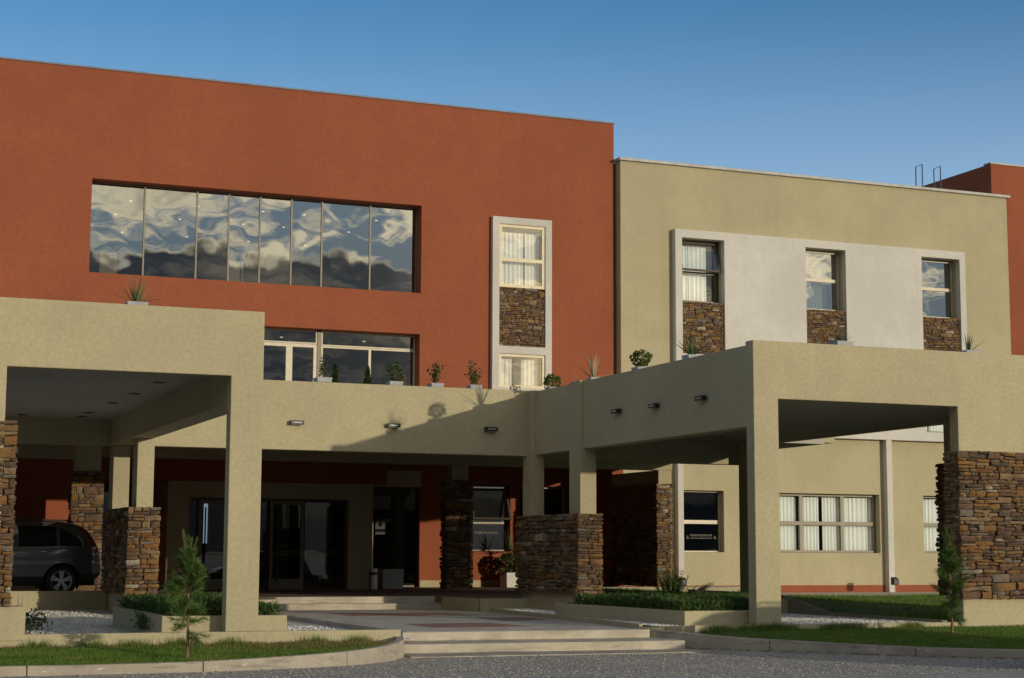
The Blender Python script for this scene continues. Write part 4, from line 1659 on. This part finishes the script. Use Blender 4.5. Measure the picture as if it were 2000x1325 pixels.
LEAVES = {}
for key, mat in (('yucca', 'yucca'), ('dry', 'yucca_dry'), ('green', 'yucca_green')):
    LEAVES[key] = []
    rg = random.Random(3)
    for v in range(4):
        droop = (0.02, .16, .34, .6)[v]
        mb = MB()
        vs, fs = [], []
        n = 6
        for i in range(n + 1):
            t = i / n
            wd = .042 * (1 - t ** 1.6) * (0.65 + .35 * min(1, t * 4)) + .001
            x = t * (1 - .12 * droop)
            z = -droop * t * t * .55
            vs += [(x, -wd, z + wd * .45), (x, 0, z), (x, wd, z + wd * .45)]
        for i in range(n):
            for k in (0, 1):
                a = i * 3 + k
                fs.append((a, a + 1, a + 4, a + 3))
        mb.add(vs, fs)
        LEAVES[key].append(mb.mesh('leaf', M[mat], smooth=True))


def pot(t, x, y, z, w, h, mat, taper=.9):
    mb = MB()
    a, b = w / 2 * taper, w / 2
    i = b - .03
    vs = [(x + sx * a, y + sy * a, z) for sx, sy in ((-1, -1), (1, -1), (1, 1), (-1, 1))]
    vs += [(x + sx * b, y + sy * b, z + h) for sx, sy in ((-1, -1), (1, -1), (1, 1), (-1, 1))]
    vs += [(x + sx * i, y + sy * i, z + h) for sx, sy in ((-1, -1), (1, -1), (1, 1), (-1, 1))]
    vs += [(x + sx * i, y + sy * i, z + h - .05) for sx, sy in ((-1, -1), (1, -1), (1, 1), (-1, 1))]
    fs = [(3, 2, 1, 0)]
    for k in range(4):
        k2 = (k + 1) % 4
        fs += [(k, k2, 4 + k2, 4 + k), (4 + k, 4 + k2, 8 + k2, 8 + k), (8 + k, 8 + k2, 12 + k2, 12 + k)]
    mb.add(vs, fs)
    mb.build('pot', M[mat], t, bevel=.008)
    mb = MB()
    mb.quad(*[(x + sx * i, y + sy * i, z + h - .04) for sx, sy in ((-1, -1), (1, -1), (1, 1), (-1, 1))])
    mb.build('soil', M['soil'], t)


def spiky(t, x, y, z, n, L, key, rng, spread=1.0, upmin=8, upmax=88):
    off = OFF[t.name]
    for i in range(n):
        el = radians(upmin + (upmax - upmin) * rng.random() ** .7)
        az = rng.random() * 2 * pi
        v = 0 if el > radians(62) else rng.choice((0, 1, 1, 2)) if el > radians(35) else rng.choice((1, 2, 3))
        o = link('leaf', LEAVES[key][v], t)
        l = L * rng.uniform(.65, 1.1)
        o.location = (x - off.x + cos(az) * .03, y - off.y + sin(az) * .03, z - off.z)
        o.rotation_euler = (rng.uniform(-.3, .3), -el, az)
        o.scale = (l, l * rng.uniform(.7, 1.1) * .8 * (.6 / max(.45, L)) ** .2, l)


def potted_yucca(label, x, y, z, L, n, key, potmat, pw, ph, seed, group=None, upmin=8):
    t = thing('potted_yucca', label, 'potted plant', (x, y, z), group)
    pot(t, x, y, z, pw, ph, potmat)
    spiky(t, x, y, z + ph - .03, n, L, key, random.Random(seed), upmin=upmin)
    return t


ZT = 5.40
potted_yucca('variegated yucca in a flat pot standing on the left porch roof', 4.69, 27.55, 5.475, .52, 30, 'yucca', 'pot_grey', .34, .10, 1)
potted_yucca('straw coloured dry yucca above the right porch side, between two green bushes', 15.84, 34.3, ZT, .62, 20, 'dry', 'pot_grey', .22, .08, 2, upmin=15)
potted_yucca('low spiky grey green plant in front of the stone panel, beside the tall porch corner', 15.85, 29.75, ZT, .50, 24, 'green', 'pot_grey', .30, .09, 3, upmin=20)
potted_yucca('dense green yucca in a pot on the right porch roof below the middle slot window', 17.80, 27.5, 5.475, .40, 34, 'green', 'pot_grey', .36, .12, 4)
potted_yucca('sparse agave in a long pot on the right porch roof near its right end', 20.70, 27.5, 5.475, .42, 14, 'green', 'pot_grey', .36, .085, 5, upmin=22)


def potted_shrub(label, x, y, z, h, r, mat, potmat, seed, n=300, leaf=.055, pw=.36, ph=.12, stems=5, sparse=False):
    rg = random.Random(seed)
    t = thing('potted_shrub', label, 'potted plant', (x, y, z))
    pot(t, x, y, z, pw, ph, potmat)
    mb = MB()
    tips = []
    for i in range(stems):
        a = rg.random() * 6.28
        k = rg.uniform(.25, .85)
        tips.append((x + cos(a) * r * k, y + sin(a) * r * k, z + ph + (h - ph) * rg.uniform(.55, 1.0)))
    twigs(mb, (x, y, z + ph - .04), tips, .008)
    mb.build('stem', M['bark'], t)
    mb = MB()
    if sparse:
        for tp in tips:
            for k in range(5):
                q = Vector((x, y, z + ph)).lerp(Vector(tp), .25 + .75 * k / 4)
                leaf_cluster(mb, tuple(q), (r * .30, r * .30, h * .13), n // (5 * stems), leaf, rg)
    else:
        leaf_cluster(mb, (x, y, z + ph + (h - ph) * .52), (r, r, (h - ph) * .54), n, leaf, rg)
    mb.build('foliage', M[mat], t)
    return t


def potted_cypress(label, x, y, z, h, r, seed):
    rg = random.Random(seed)
    t = thing('potted_cypress', label, 'potted plant', (x, y, z))
    pot(t, x, y, z, .22, .10, 'pot_grey')
    mb = MB().tube([(x, y, z + .05), (x, y, z + h * .95)], [.012, .004], 6)
    mb.build('trunk', M['bark'], t)
    mb = MB()
    for k in range(9):
        f = k / 8
        rr = r * (1 - f) ** .75 * (0.75 + .25 * min(1, f * 5)) + .012
        leaf_cluster(mb, (x + rg.uniform(-.01, .01), y, z + .14 + (h - .2) * f), (rr, rr, h * .11), 110, .05, rg, .5, .9, .3)
    mb.build('foliage', M['cypress'], t)
    return t


yT = 37.56
potted_shrub('thin leggy shrub in a square pot, first in the row on the middle parapet', 10.62, yT, 5.445, .58, .17, 'shrub', 'pot_grey', 1, 190, .05, .36, .11, 6, True)
potted_cypress('small cypress just right of the leggy shrub on the middle parapet', 11.02, 37.95, 5.25, .68, .10, 2)
potted_cypress('darker cypress in front of the window mullion on the middle parapet', 11.80, 37.95, 5.25, .64, .11, 3)
potted_shrub('round grey green shrub in a pot before the lower window, third from the frame', 12.32, yT, 5.445, .52, .21, 'shrub', 'pot_grey', 4, 330, .05, .34, .09, 7)
t = thing('dry_plant', 'brown dried plant leaning beside the round grey green shrub', 'plant', (12.66, 37.95, 5.3))
mb = MB()
leaf_cluster(mb, (12.66, 37.95, 5.55), (.08, .08, .26), 120, .05, random.Random(5))
mb.tube([(12.66, 37.95, 5.2), (12.66, 37.95, 5.7)], .008, 5)
mb.build('foliage', M['dry'], t)
potted_shrub('upright open shrub in a pot against the red wall, left of two alike', 13.32, yT, 5.445, .58, .20, 'shrub', 'pot_grey', 6, 230, .055, .32, .09, 6, True)
potted_shrub('forked open shrub in a pot against the red wall beside the white frame', 14.28, yT, 5.445, .58, .22, 'shrub', 'pot_grey', 7, 220, .055, .30, .09, 7, True)
t = thing('low_sprig', 'few yellow green sprigs peeking over the parapet below the white framed window', 'plant', (15.35, 37.6, 5.44))
mb = MB()
for (dx, s) in ((-.08, 1), (.0, 2), (.09, 3)):
    leaf_cluster(mb, (15.32 + dx, 37.58, 5.51), (.03, .03, .06), 14, .05, random.Random(s))
mb.tube([(15.32, 37.58, 5.44), (15.32, 37.58, 5.52)], .006, 5)
mb.build('foliage', M['lime'], t)
potted_shrub('bushy lime green shrub where the middle parapet meets the right porch', 15.84, 36.55, ZT, .34, .22, 'lime', 'pot_grey', 8, 420, .055, .28, .06, 7)
potted_shrub('round lime green bush on the right porch side against the beige wing', 15.84, 31.95, ZT, .40, .22, 'lime', 'pot_grey', 9, 460, .055, .32, .07, 7)

# entrance pots
t = thing('potted_palm', 'bushy palm in a large square grey pot before the tall dark door', 'potted plant', (16.15, 49.3, .6))
pot(t, 16.10, 49.3, .6, .66, .58, 'pot_grey', .97)
rg = random.Random(12)
for k in range(22):
    mb = MB()
    az = rg.random() * 6.28
    el = radians(rg.uniform(28, 86))
    L = rg.uniform(.6, 1.05)
    pts = []
    for i in range(9):
        s = i / 8
        hr = L * s * cos(el) * (1 + .2 * s)
        pts.append(Vector((16.10 + cos(az) * hr, 49.3 + sin(az) * hr, 1.12 + L * s * sin(el) - .42 * s * s * L * cos(el))))
    for i in range(1, 9):
        d = (pts[i] - pts[i - 1]).normalized()
        side = d.cross(Vector((0, 0, 1))).normalized()
        for sg in (-1, 1):
            for h_ in (0, .5):
                p0 = pts[i - 1].lerp(pts[i], h_)
                tip = p0 + (side * sg * .8 + d * .6 + Vector((0, 0, -.25))) * .20
                mb.tri(tuple(p0 - d * .012), tuple(p0 + d * .012), tuple(tip))
    mb.build('frond', M['palm'], t)
t = thing('potted_yucca', 'tall spiky yucca over a leafy bush in a white square pot by the orange wall', 'potted plant', (20.52, 50.6, .6))
pot(t, 20.52, 50.55, .6, .58, .46, 'pot_white', .97)
mb = MB().tube([(20.50, 50.55, 1.0), (20.46, 50.55, 1.72)], [.05, .035], 8)
mb.build('trunk', M['bark'], t)
spiky(t, 20.46, 50.55, 1.72, 30, .72, 'green', random.Random(8), upmin=-8, upmax=88)
mb = MB()
leaf_cluster(mb, (20.42, 50.5, 1.32), (.42, .40, .34), 900, .085, random.Random(9))
mb.build('foliage', M['shrub'], t)

# planters with herbs
pl = thing('planter_bed', 'long low beige planter with herbs at the foot of the left porch column', 'planter', (6.2, 29.5, .2))
poly = [(5.22, 27.42), (7.20, 27.30), (7.20, 32.6), (5.30, 32.6)]
MB().prism(poly, .1, .632).build('planter_wall', M['beige'], pl, bevel=.012)
MB().prism([(5.34, 27.55), (7.08, 27.44), (7.08, 32.4), (5.42, 32.4)], .5, .637).build('soil', M['soil'], pl)
pr_ = thing('planter_bed', 'long low beige planter with herbs beside the path at the right porch', 'planter', (16, 29.5, .2))
poly = [(14.42, 27.42), (16.20, 27.42), (18.45, 32.2), (18.45, 32.65), (14.20, 32.65)]
MB().prism(poly, .2, .632).build('planter_wall', M['beige'], pr_, bevel=.012)
MB().prism([(14.55, 27.55), (16.12, 27.55), (18.30, 32.2), (18.30, 32.5), (14.34, 32.5)], .5, .637).build('soil', M['soil'], pr_)


def herbs(name, region, n, zb, rng, hmax=.32, mat='herb'):
    mb = MB()
    for k in range(n):
        x, y = region(rng)
        hm = hmax * (.45 + .75 * (0.5 + .5 * mnoise.noise((x * 1.8, y * 1.8, 3.3))))
        z = zb + rng.random() * hm
        d = Vector((rng.uniform(-1, 1), rng.uniform(-1, 1), rng.uniform(.0, 1.4))).normalized()
        s = rng.uniform(.05, .12)
        w = d.cross(Vector((rng.uniform(-1, 1), rng.uniform(-1, 1), .2))).normalized() * .010
        a = Vector((x, y, z))
        b = a + d * s
        mb.add([tuple(a), tuple((a + b) / 2 + w), tuple(b), tuple((a + b) / 2 - w)], [(0, 1, 2, 3)])
    return mb.build(name, M[mat], kind='stuff')


rg = random.Random(31)
herbs('ground_cover', lambda r: (r.uniform(5.36, 7.12), r.uniform(27.42, 32.3)), 26000, .62, rg, .24)


def regP(r):
    y = r.uniform(27.5, 32.4)
    return (r.uniform(14.45, 16.1 + .47 * (y - 27.5)), y)


herbs('ground_cover', regP, 30000, .62, rg, .22)
blades('tall_grass', M['grass'], 1500, regP, lambda x, y: .63, .12, .34, rg, .005, .7)
# sprigs hanging over the left planter wall
herbs('ground_cover', lambda r: (5.19 + abs(r.gauss(0, .02)), 29.0 + r.gauss(0, .30)), 260, .34, rg, .28)
t = thing('rosemary_bush', 'tall feathery rosemary bush rising from the right planter before the stone pier', 'bush', (16.1, 31.2, .63))
mb = MB()
for k in range(84):
    a = rg.random() * 6.28
    r_ = rg.random() ** .6
    base = Vector((16.1 + cos(a) * .12 * r_, 31.2 + sin(a) * .12 * r_, .63))
    tip = base + Vector((cos(a) * .26 * r_, sin(a) * .26 * r_, rg.uniform(.30, .72)))
    for i in range(52):
        s = rg.random()
        p = base.lerp(tip, s)
        d = Vector((rg.uniform(-1, 1), rg.uniform(-1, 1), rg.uniform(.2, 1.6))).normalized() * .055
        w = d.cross(Vector((0, 0, 1))).normalized() * .008
        mb.tri(tuple(p - w), tuple(p + w), tuple(p + d))
mb.build('foliage', M['herb'], t)
mb = MB()
for k in range(12):
    a = rg.random() * 6.28
    mb.tube([(16.1, 31.2, .6), (16.1 + cos(a) * .2, 31.2 + sin(a) * .2, 1.1)], [.008, .004], 5)
mb.build('stem', M['bark'], t)
t = thing('flowering_plant', 'small plant with yellow flowers at the left end of the right planter', 'plant', (14.5, 31.9, .63))
mb = MB()
leaf_cluster(mb, (14.50, 31.9, .72), (.16, .16, .13), 120, .05, rg)
mb.build('foliage', M['shrub'], t)
for (dx, dy, dz) in ((.0, -.1, .16), (.09, -.02, .12), (-.07, -.08, .10)):
    MB().lathe((14.5 + dx, 31.9 + dy, .72 + dz), [(.001, -.01), (.028, 0), (.001, .012)], 8).build('flower', M['flower'], t)
t = thing('wild_shrub', 'thin small shrub growing at the beige base of the left stone pier', 'bush', (3.2, 28.2, .25))
mb = MB()
for k in range(7):
    a = rg.uniform(-.6, .8)
    tip = (3.1 + .75 * sin(a) + .1, 28.2 + rg.uniform(-.15, .15), .3 + .70 * cos(a) * rg.uniform(.6, 1))
    mb.tube([(3.1, 28.2, .22), tip], [.008, .003], 5)
mb.build('stem', M['bark'], t)
mb = MB()
for k in range(9):
    f = rg.random()
    leaf_cluster(mb, (3.12 + .42 * f, 28.2, .42 + .5 * f * rg.random()), (.16, .14, .12), 40, .05, rg)
mb.build('foliage', M['shrub'], t)
t = thing('dry_stalks', 'bundle of dark dry stalks leaning at the foot of the right porch rear column', 'plant', (17.4, 32.2, .62))
mb = MB()
for k in range(7):
    x0, y0 = 17.0 + .06 * k, 32.1 + rg.uniform(-.1, .1)
    mb.tube([(x0 - .30, y0, .66), (x0, y0, .80 + .02 * k), (x0 + .30, y0 + .1, 1.0 + .06 * rg.random())], [.014, .016, .006], 5)
mb.build('stalk', M['hose'], t)


def pine(label, x, y, z, H, seed, lean=0.0, crown=(.62, 1.0), rad=.28, low=9):
    rg = random.Random(seed)
    t = thing('pine_sapling', label, 'tree', (x, y, z))
    pts = [(x + lean * s + .012 * sin(5 * s), y, z - .03 + (H - .12) * s) for s in [i / 10 for i in range(11)]]
    mb = MB().tube(pts, [.026 - .020 * i / 10 for i in range(11)], 8)
    nb = MB()

    def needles(p0, p1, n, L, k):
        d = (p1 - p0).normalized()
        for i in range(n):
            s = rg.random()
            p = p0.lerp(p1, s)
            q = Vector((rg.uniform(-1, 1), rg.uniform(-1, 1), rg.uniform(-1, 1)))
            q = (q - d * q.dot(d)).normalized()
            v = (d * rg.uniform(.55, 1.5) + q * k).normalized() * L * rg.uniform(.6, 1.15)
            v.z -= .006
            w = v.cross(Vector((rg.uniform(-1, 1), rg.uniform(-1, 1), rg.uniform(-1, 1)))).normalized() * .0036
            nb.tri(tuple(p - w), tuple(p + w), tuple(p + v))
    # crown of ascending shoots
    for i in range(50):
        f = crown[0] + (crown[1] - crown[0]) * (i / 50) ** 1.0 - .08 * rg.random()
        az = rg.random() * 6.28
        k = (i / 50)
        L = rad * (1.15 - .72 * k) * rg.uniform(.65, 1.15)
        base = Vector((x + lean * f, y, z + (H - .12) * f))
        el = radians(28 + 40 * k + rg.uniform(-12, 12))
        tip = base + Vector((cos(az) * cos(el), sin(az) * cos(el), sin(el))) * L
        mb.tube([tuple(base), tuple(tip)], [.006, .003], 5)
        needles(base.lerp(tip, .15), tip, int(110 + 60 * rg.random()), .12, .85)
    for i in range(11):
        az = rg.random() * 6.28
        r_ = rg.uniform(.0, .15)
        base = Vector((x + lean + cos(az) * r_ * .6, y + sin(az) * r_ * .6, z + H * .86))
        tip = Vector((x + lean + cos(az) * r_, y + sin(az) * r_, z + H * rg.uniform(.96, 1.05)))
        mb.tube([tuple(base), tuple(tip)], [.006, .004], 5)
        needles(base, tip, 130, .055, .45)
    # straggly lower shoots
    for i in range(low):
        f = .18 + (crown[0] - .20) * rg.random()
        az = rg.random() * 6.28
        base = Vector((x + lean * f, y, z + H * f))
        L = rg.uniform(.12, .32)
        el = radians(rg.uniform(-50, 20))
        tip = base + Vector((cos(az) * cos(el), sin(az) * cos(el), sin(el))) * L
        mb.tube([tuple(base), tuple(tip)], [.005, .002], 5)
        needles(base, tip, 85, .14, .8)
    mb.build('trunk', M['bark'], t)
    nb.build('crown', M['needle'], t)
    return t


pine('slender pine sapling with a dense feathery top on the left lawn', 5.05, 24.6, .13, 1.74, 3, -.02, (.58, .90), .31, 22)
pine('dark pine sapling with long side shoots before the stone wall on the right lawn', 18.79, 25.65, .26, 1.78, 5, -.03, (.42, .88), .38, 18)

# ------------------------------------------------------------------ ash bins
def bin_(label, x, y, z):
    t = thing('ash_bin', label, 'bin', (x, y, z), 'steel ash bins at the entrance doors')
    MB().lathe((x, y, z), [(.125, 0), (.13, .02), (.13, .42), (.125, .43)], 24).build('body', M['steel'], t, smooth=False)
    MB().lathe((x, y, z), [(.105, .43), (.105, .50)], 20).build('opening', M['black'], t)
    MB().lathe((x, y, z), [(.13, .50), (.13, .60), (.12, .615), (.01, .62)], 24).build('lid', M['steel'], t)
    return t


bin_('steel ash bin at the left corner of the entrance, behind the stone pier', 9.55, 47.75, .6)
bin_('steel ash bin at the right corner of the entrance, beside the potted palm', 15.10, 47.75, .6)

# ------------------------------------------------------------------ parked cars
def lerp_tab(tab, x):
    if x <= tab[0][0]:
        return tab[0][1]
    for (a, va), (b, vb) in zip(tab, tab[1:]):
        if x <= b:
            t = (x - a) / (b - a)
            return va + (vb - va) * t
    return tab[-1][1]


TOP = [(0, .80), (.03, .98), (.08, 1.10), (.16, 1.26), (.28, 1.44), (.42, 1.56), (.60, 1.62), (.95, 1.655), (1.6, 1.68), (2.2, 1.675), (2.6, 1.62), (3.0, 1.42), (3.35, 1.20), (3.6, 1.10), (4.0, 1.02), (4.3, .93), (4.45, .80), (4.52, .68)]
BOT = [(0, .50), (.06, .42), (.25, .36), (.6, .30), (4.0, .26), (4.4, .30), (4.52, .42)]
PLAN = [(0, .80), (.06, .87), (.2, .93), (.6, .985), (1.0, 1), (3.5, 1), (4.0, .96), (4.3, .86), (4.52, .66)]
PROF = [(.20, .83), (.45, .895), (.70, .91), (.95, .905), (1.10, .885), (1.30, .80), (1.50, .715), (1.62, .64), (1.70, .56)]


def smooth_tab(tab, x, w=.05):
    return (lerp_tab(tab, x - w) + lerp_tab(tab, x) * 2 + lerp_tab(tab, x + w)) / 4


def car_y(x, z):
    y = smooth_tab(PROF, z, .06) * smooth_tab(PLAN, x, .05)
    return y - .012 * math.exp(-((z - .80) / .03) ** 2)


WX, WR, AR = (.87, 3.49), .345, .405


def car_tree(name, label, cat, loc, rz, group=None):
    t = thing(name, label, cat, loc, group)
    OFF[t.name] = Vector((0, 0, 0))
    nx, nz = 150, 44
    mb = MB()
    for sgn in (1, -1):
        idx = {}
        pts = {}
        for i in range(nx + 1):
            x = 4.52 * i / nx
            zt, zb_ = smooth_tab(TOP, x, .03), smooth_tab(BOT, x, .03)
            for j in range(nz + 1):
                z = zb_ + (zt - zb_) * j / nz
                px, pz = x, z
                for wx in WX:
                    dx, dz = px - wx, pz - WR
                    r = sqrt(dx * dx + dz * dz)
                    if abs(r - AR) < .022 and pz > zb_ - .01:
                        px, pz = wx + dx / r * AR, WR + dz / r * AR
                pts[i, j] = (px, pz)
        def inside(i, j):
            cx = sum(pts[a, b][0] for a in (i, i + 1) for b in (j, j + 1)) / 4
            cz = sum(pts[a, b][1] for a in (i, i + 1) for b in (j, j + 1)) / 4
            return any((cx - wx) ** 2 + (cz - WR) ** 2 < (AR - .002) ** 2 for wx in WX)

        def V(i, j):
            if (i, j) not in idx:
                x, z = pts[i, j]
                idx[i, j] = len(mb.v)
                mb.v.append((x, -sgn * car_y(x, z), z))
            return idx[i, j]
        for i in range(nx):
            for j in range(nz):
                if inside(i, j):
                    continue
                q = (V(i, j), V(i + 1, j), V(i + 1, j + 1), V(i, j + 1))
                mb.f.append(q if sgn > 0 else q[::-1]); mb.mi.append(0)
    # roof, bonnet and both ends
    def skin(u, v):
        x = 4.52 * u
        zt = smooth_tab(TOP, x, .03)
        yy = car_y(x, zt)
        s = 2 * v - 1
        return (x, yy * s, zt + .045 * (1 - s * s) * min(1, yy / .6))
    mb.grid(skin, 110, 12)
    for xx, fl in ((0, True), (4.52, False)):
        zt, zb_ = smooth_tab(TOP, xx, .03), smooth_tab(BOT, xx, .03)
        mb.grid(lambda u, v: (xx + (-.05 if xx == 0 else .06) * (1 - (2 * u - 1) ** 2), car_y(xx, zb_ + (zt - zb_) * v) * (2 * u - 1), zb_ + (zt - zb_) * v + .045 * v * (1 - (2 * u - 1) ** 2)), 12, 8, flip=fl)
    mb.build('body', M['paint'], t, smooth=True)

    def patch(name, mat, x0, x1, lo, hi, d=.004, n=28, m=8, both=True, parent=t):
        for sgn in ((1, -1) if both else (1,)):
            q = MB()

            def fn(u, v):
                x = x0 + (x1 - x0) * u
                a, b = lo(x), hi(x)
                z = a + (b - a) * v
                return (x, -sgn * (car_y(x, z) + d), z)
            q.grid(fn, n, m, flip=sgn < 0)
            q.build(name, M[mat], parent, smooth=True)
    c = lambda k: (lambda x: k)
    belt = lambda x: 1.10 + .035 * max(0, 1 - x / 2.2)
    wtop = lambda x: min(1.575, 1.16 + .50 * max(0, (x - .40)) ** .52)
    patch('quarter_window', 'car_glass', .42, .93, lambda x: min(belt(x), wtop(x) - .005), wtop)
    patch('door_window', 'car_glass', 1.0, 1.83, belt, lambda x: wtop(x))
    patch('door_window', 'car_glass', 1.93, 2.75, belt, lambda x: min(1.575, 1.16 + .62 * max(0, 3.2 - x) ** .8))
    for sgn in (1, -1):
        q = MB()
        q.tube([(x, -sgn * (car_y(x, belt(x) - .01) + .008), belt(x) - .012) for x in [2.7 - .1 * i for i in range(23)]] +
               [(.44 - .02, -sgn * (car_y(.42, 1.15) + .008), 1.145), (.41, -sgn * (car_y(.41, 1.18) + .008), 1.17), (.46, -sgn * (car_y(.46, 1.27) + .008), wtop(.46) + .005), (.56, -sgn * (car_y(.56, wtop(.56)) + .008), wtop(.56) + .008)], .009, 6)
        q.build('chrome_strip', M['chrome'], t, smooth=True)
    # doors stand a hair proud so their shut lines read
    rear = lambda x: .46 + max(0, sqrt(max(0, (AR + .05) ** 2 - (x - WX[0]) ** 2)) + WR - .46)
    for (xa, xb, lo) in ((1.02, 1.86, rear), (1.88, 2.78, c(.46))):
        for sgn in (1, -1):
            q = MB()
            def fn(u, v):
                x = xa + (xb - xa) * u
                a, b = lo(x), belt(x) - .03
                z = a + (b - a) * v
                return (x, -sgn * (car_y(x, z) + .003), z)
            q.grid(fn, 24, 16, flip=sgn < 0)
            dr_ = q.build('door', M['paint'], t, smooth=True)
            q = MB()
            xm = xa + .14
            q.tube([(xm + s, -sgn * (car_y(xm + s, 1.0) + .03 * (1 if 0 < k < 3 else 0) + .004), 1.0) for k, s in enumerate((0, .03, .17, .20))], .014, 8)
            q.build('handle', M['chrome'], dr_, smooth=True)
    patch('sill', 'plastic', 1.28, 3.05, c(.27), c(.44), .006)
    patch('rear_bumper', 'plastic', .0, .50, lambda x: smooth_tab(BOT, x, .03), lambda x: .52 - .0 * x, .008)
    for sgn in (1, -1):
        q = MB()
        def fn(u, v):
            z = .98 + .56 * v
            xe = [(.98, .035), (1.10, .085), (1.26, .165), (1.44, .285), (1.54, .40)]
            x = lerp_tab(xe, z) + .012 + (.11 - .05 * v) * u
            return (x, -sgn * (car_y(x, z) + .006), z)
        q.grid(fn, 6, 16, flip=sgn < 0)
        q.build('tail_lamp', M['taillight'], t, smooth=True)
    for sgn in (1, -1):
        q = MB()
        q.tube([(.62, -sgn * .60, 1.655), (.70, -sgn * .60, 1.70), (2.3, -sgn * .60, 1.735), (2.42, -sgn * .60, 1.69)], .018, 8)
        q.build('roof_rail', M['plastic'], t, smooth=True)
    MB().lathe((.62, 0, 1.66), [(.07, 0), (.05, .05), (.01, .075)], 10).build('aerial', M['plastic'], t)
    # rear and front screens, lamps, plate
    q = MB()
    q.grid(lambda u, v: (lerp_tab([(1.02, .055), (1.10, .085), (1.26, .165), (1.44, .285), (1.54, .40)], 1.06 + .44 * v) - .018 - .03 * (1 - (2 * u - 1) ** 2), (car_y(.2, 1.06 + .44 * v) * .80) * (2 * u - 1), 1.06 + .44 * v + .03 * (1 - (2 * u - 1) ** 2)), 10, 8, flip=True)
    q.build('rear_window', M['car_glass'], t, smooth=True)
    q = MB()
    q.grid(lambda u, v: (2.62 + .80 * v, car_y(2.62 + .8 * v, smooth_tab(TOP, 2.62 + .8 * v)) * .93 * (2 * u - 1), smooth_tab(TOP, 2.62 + .8 * v, .03) + .012 + .045 * (1 - (2 * u - 1) ** 2)), 10, 10)
    q.build('windscreen', M['car_glass'], t, smooth=True)
    for sgn in (1, -1):
        q = MB()
        q.grid(lambda u, v: (4.02 + .40 * u, -sgn * (car_y(4.02 + .4 * u, .80) + .006), .74 + (.16 - .08 * u) * v), 8, 4, flip=sgn < 0)
        q.build('head_lamp', M['lamp_lens'], t, smooth=True)
    # wheel wells and wheels
    for wx in WX:
        q = MB()
        for sgn in (1, -1):
            ya, yb = -sgn * .86, -sgn * .50
            vs, fs = [], []
            for k in range(25):
                a = -.15 * pi + 1.3 * pi * k / 24
                vs += [(wx + AR * cos(a), -sgn * (car_y(wx + AR * cos(a), max(.3, WR + AR * sin(a))) - .004), WR + AR * sin(a)), (wx + AR * cos(a), yb, WR + AR * sin(a))]
            for k in range(24):
                f = (2 * k, 2 * k + 1, 2 * k + 3, 2 * k + 2)
                fs.append(f if sgn > 0 else f[::-1])
            q.add(vs, fs)
            q.add([(wx - AR, yb, .2), (wx + AR, yb, .2), (wx + AR, yb, .85), (wx - AR, yb, .85)], [(0, 1, 2, 3)])
        q.build('wheel_well', M['plastic'], t)
        for sgn in (1, -1):
            ya = -sgn * .775
            q = MB()
            q.lathe((wx, ya, WR), [(.235, -.10), (.30, -.11), (.335, -.095), (.345, -.06), (.345, .06), (.335, .095), (.30, .11), (.235, .10)], 40, 'y', False)
            wh = q.build('wheel', M['rubber'], t, smooth=True)
            q = MB()
            o_ = -sgn
            def rim(r, y):
                return (r, y * o_)
            q.lathe((wx, ya, WR), [rim(.238, .10), rim(.232, .105), rim(.222, .09), rim(.205, .03), rim(.205, -.05)], 40, 'y', False)
            q.lathe((wx, ya, WR), [rim(.0005, .085), rim(.045, .085), rim(.055, .06), rim(.055, -.02)], 20, 'y', False)
            for k in range(5):
                a0 = 2 * pi * k / 5 + pi / 2
                for da in (-.155, .155):
                    a1 = a0 + da
                    ca, sa = cos(a1), sin(a1)
                    a2 = a0 + da * 2.3
                    tx, tz = -sa, ca
                    y0, y1 = ya + o_ * .055, ya + o_ * .088
                    vs = []
                    for (r, wd, ang) in ((.04, .016, a0 + da * 1.5), (.225, .021, a1)):
                        for yy in (y0, y1 if r < .1 else y1 + o_ * .006):
                            for s in (-1, 1):
                                vs.append((wx + r * cos(ang) - sin(ang) * wd * s, yy, WR + r * sin(ang) + cos(ang) * wd * s))
                    q.add(vs, [(0, 1, 5, 4), (2, 6, 7, 3), (0, 4, 6, 2), (1, 3, 7, 5), (0, 2, 3, 1), (4, 5, 7, 6)])
            q.build('rim', M['alloy'], wh)
            MB().lathe((wx, ya + o_ * .02, WR), [(.19, 0), (.19, .004), (.0005, .005)], 24, 'y').build('brake_disc', M['plastic'], wh)
    q = MB()
    q.box(.1, 4.4, -.62, .62, .24, .40)
    q.build('underbody', M['plastic'], t)
    t.rotation_euler = (0, 0, rz)
    OFF[t.name] = Vector(loc)
    return t


# local +x runs from tail to nose, local -y is the right flank; turned half round so the nose points left
car = car_tree('parked_car', 'dark graphite family car parked under the left porch behind the stone pier', 'car', (6.235, 41.02, .64), pi, 'cars parked at the hotel')
copy_tree(car, (21.2, 19.6, 0.0), 'dark graphite family car parked on the gravel beyond the right edge of the picture')
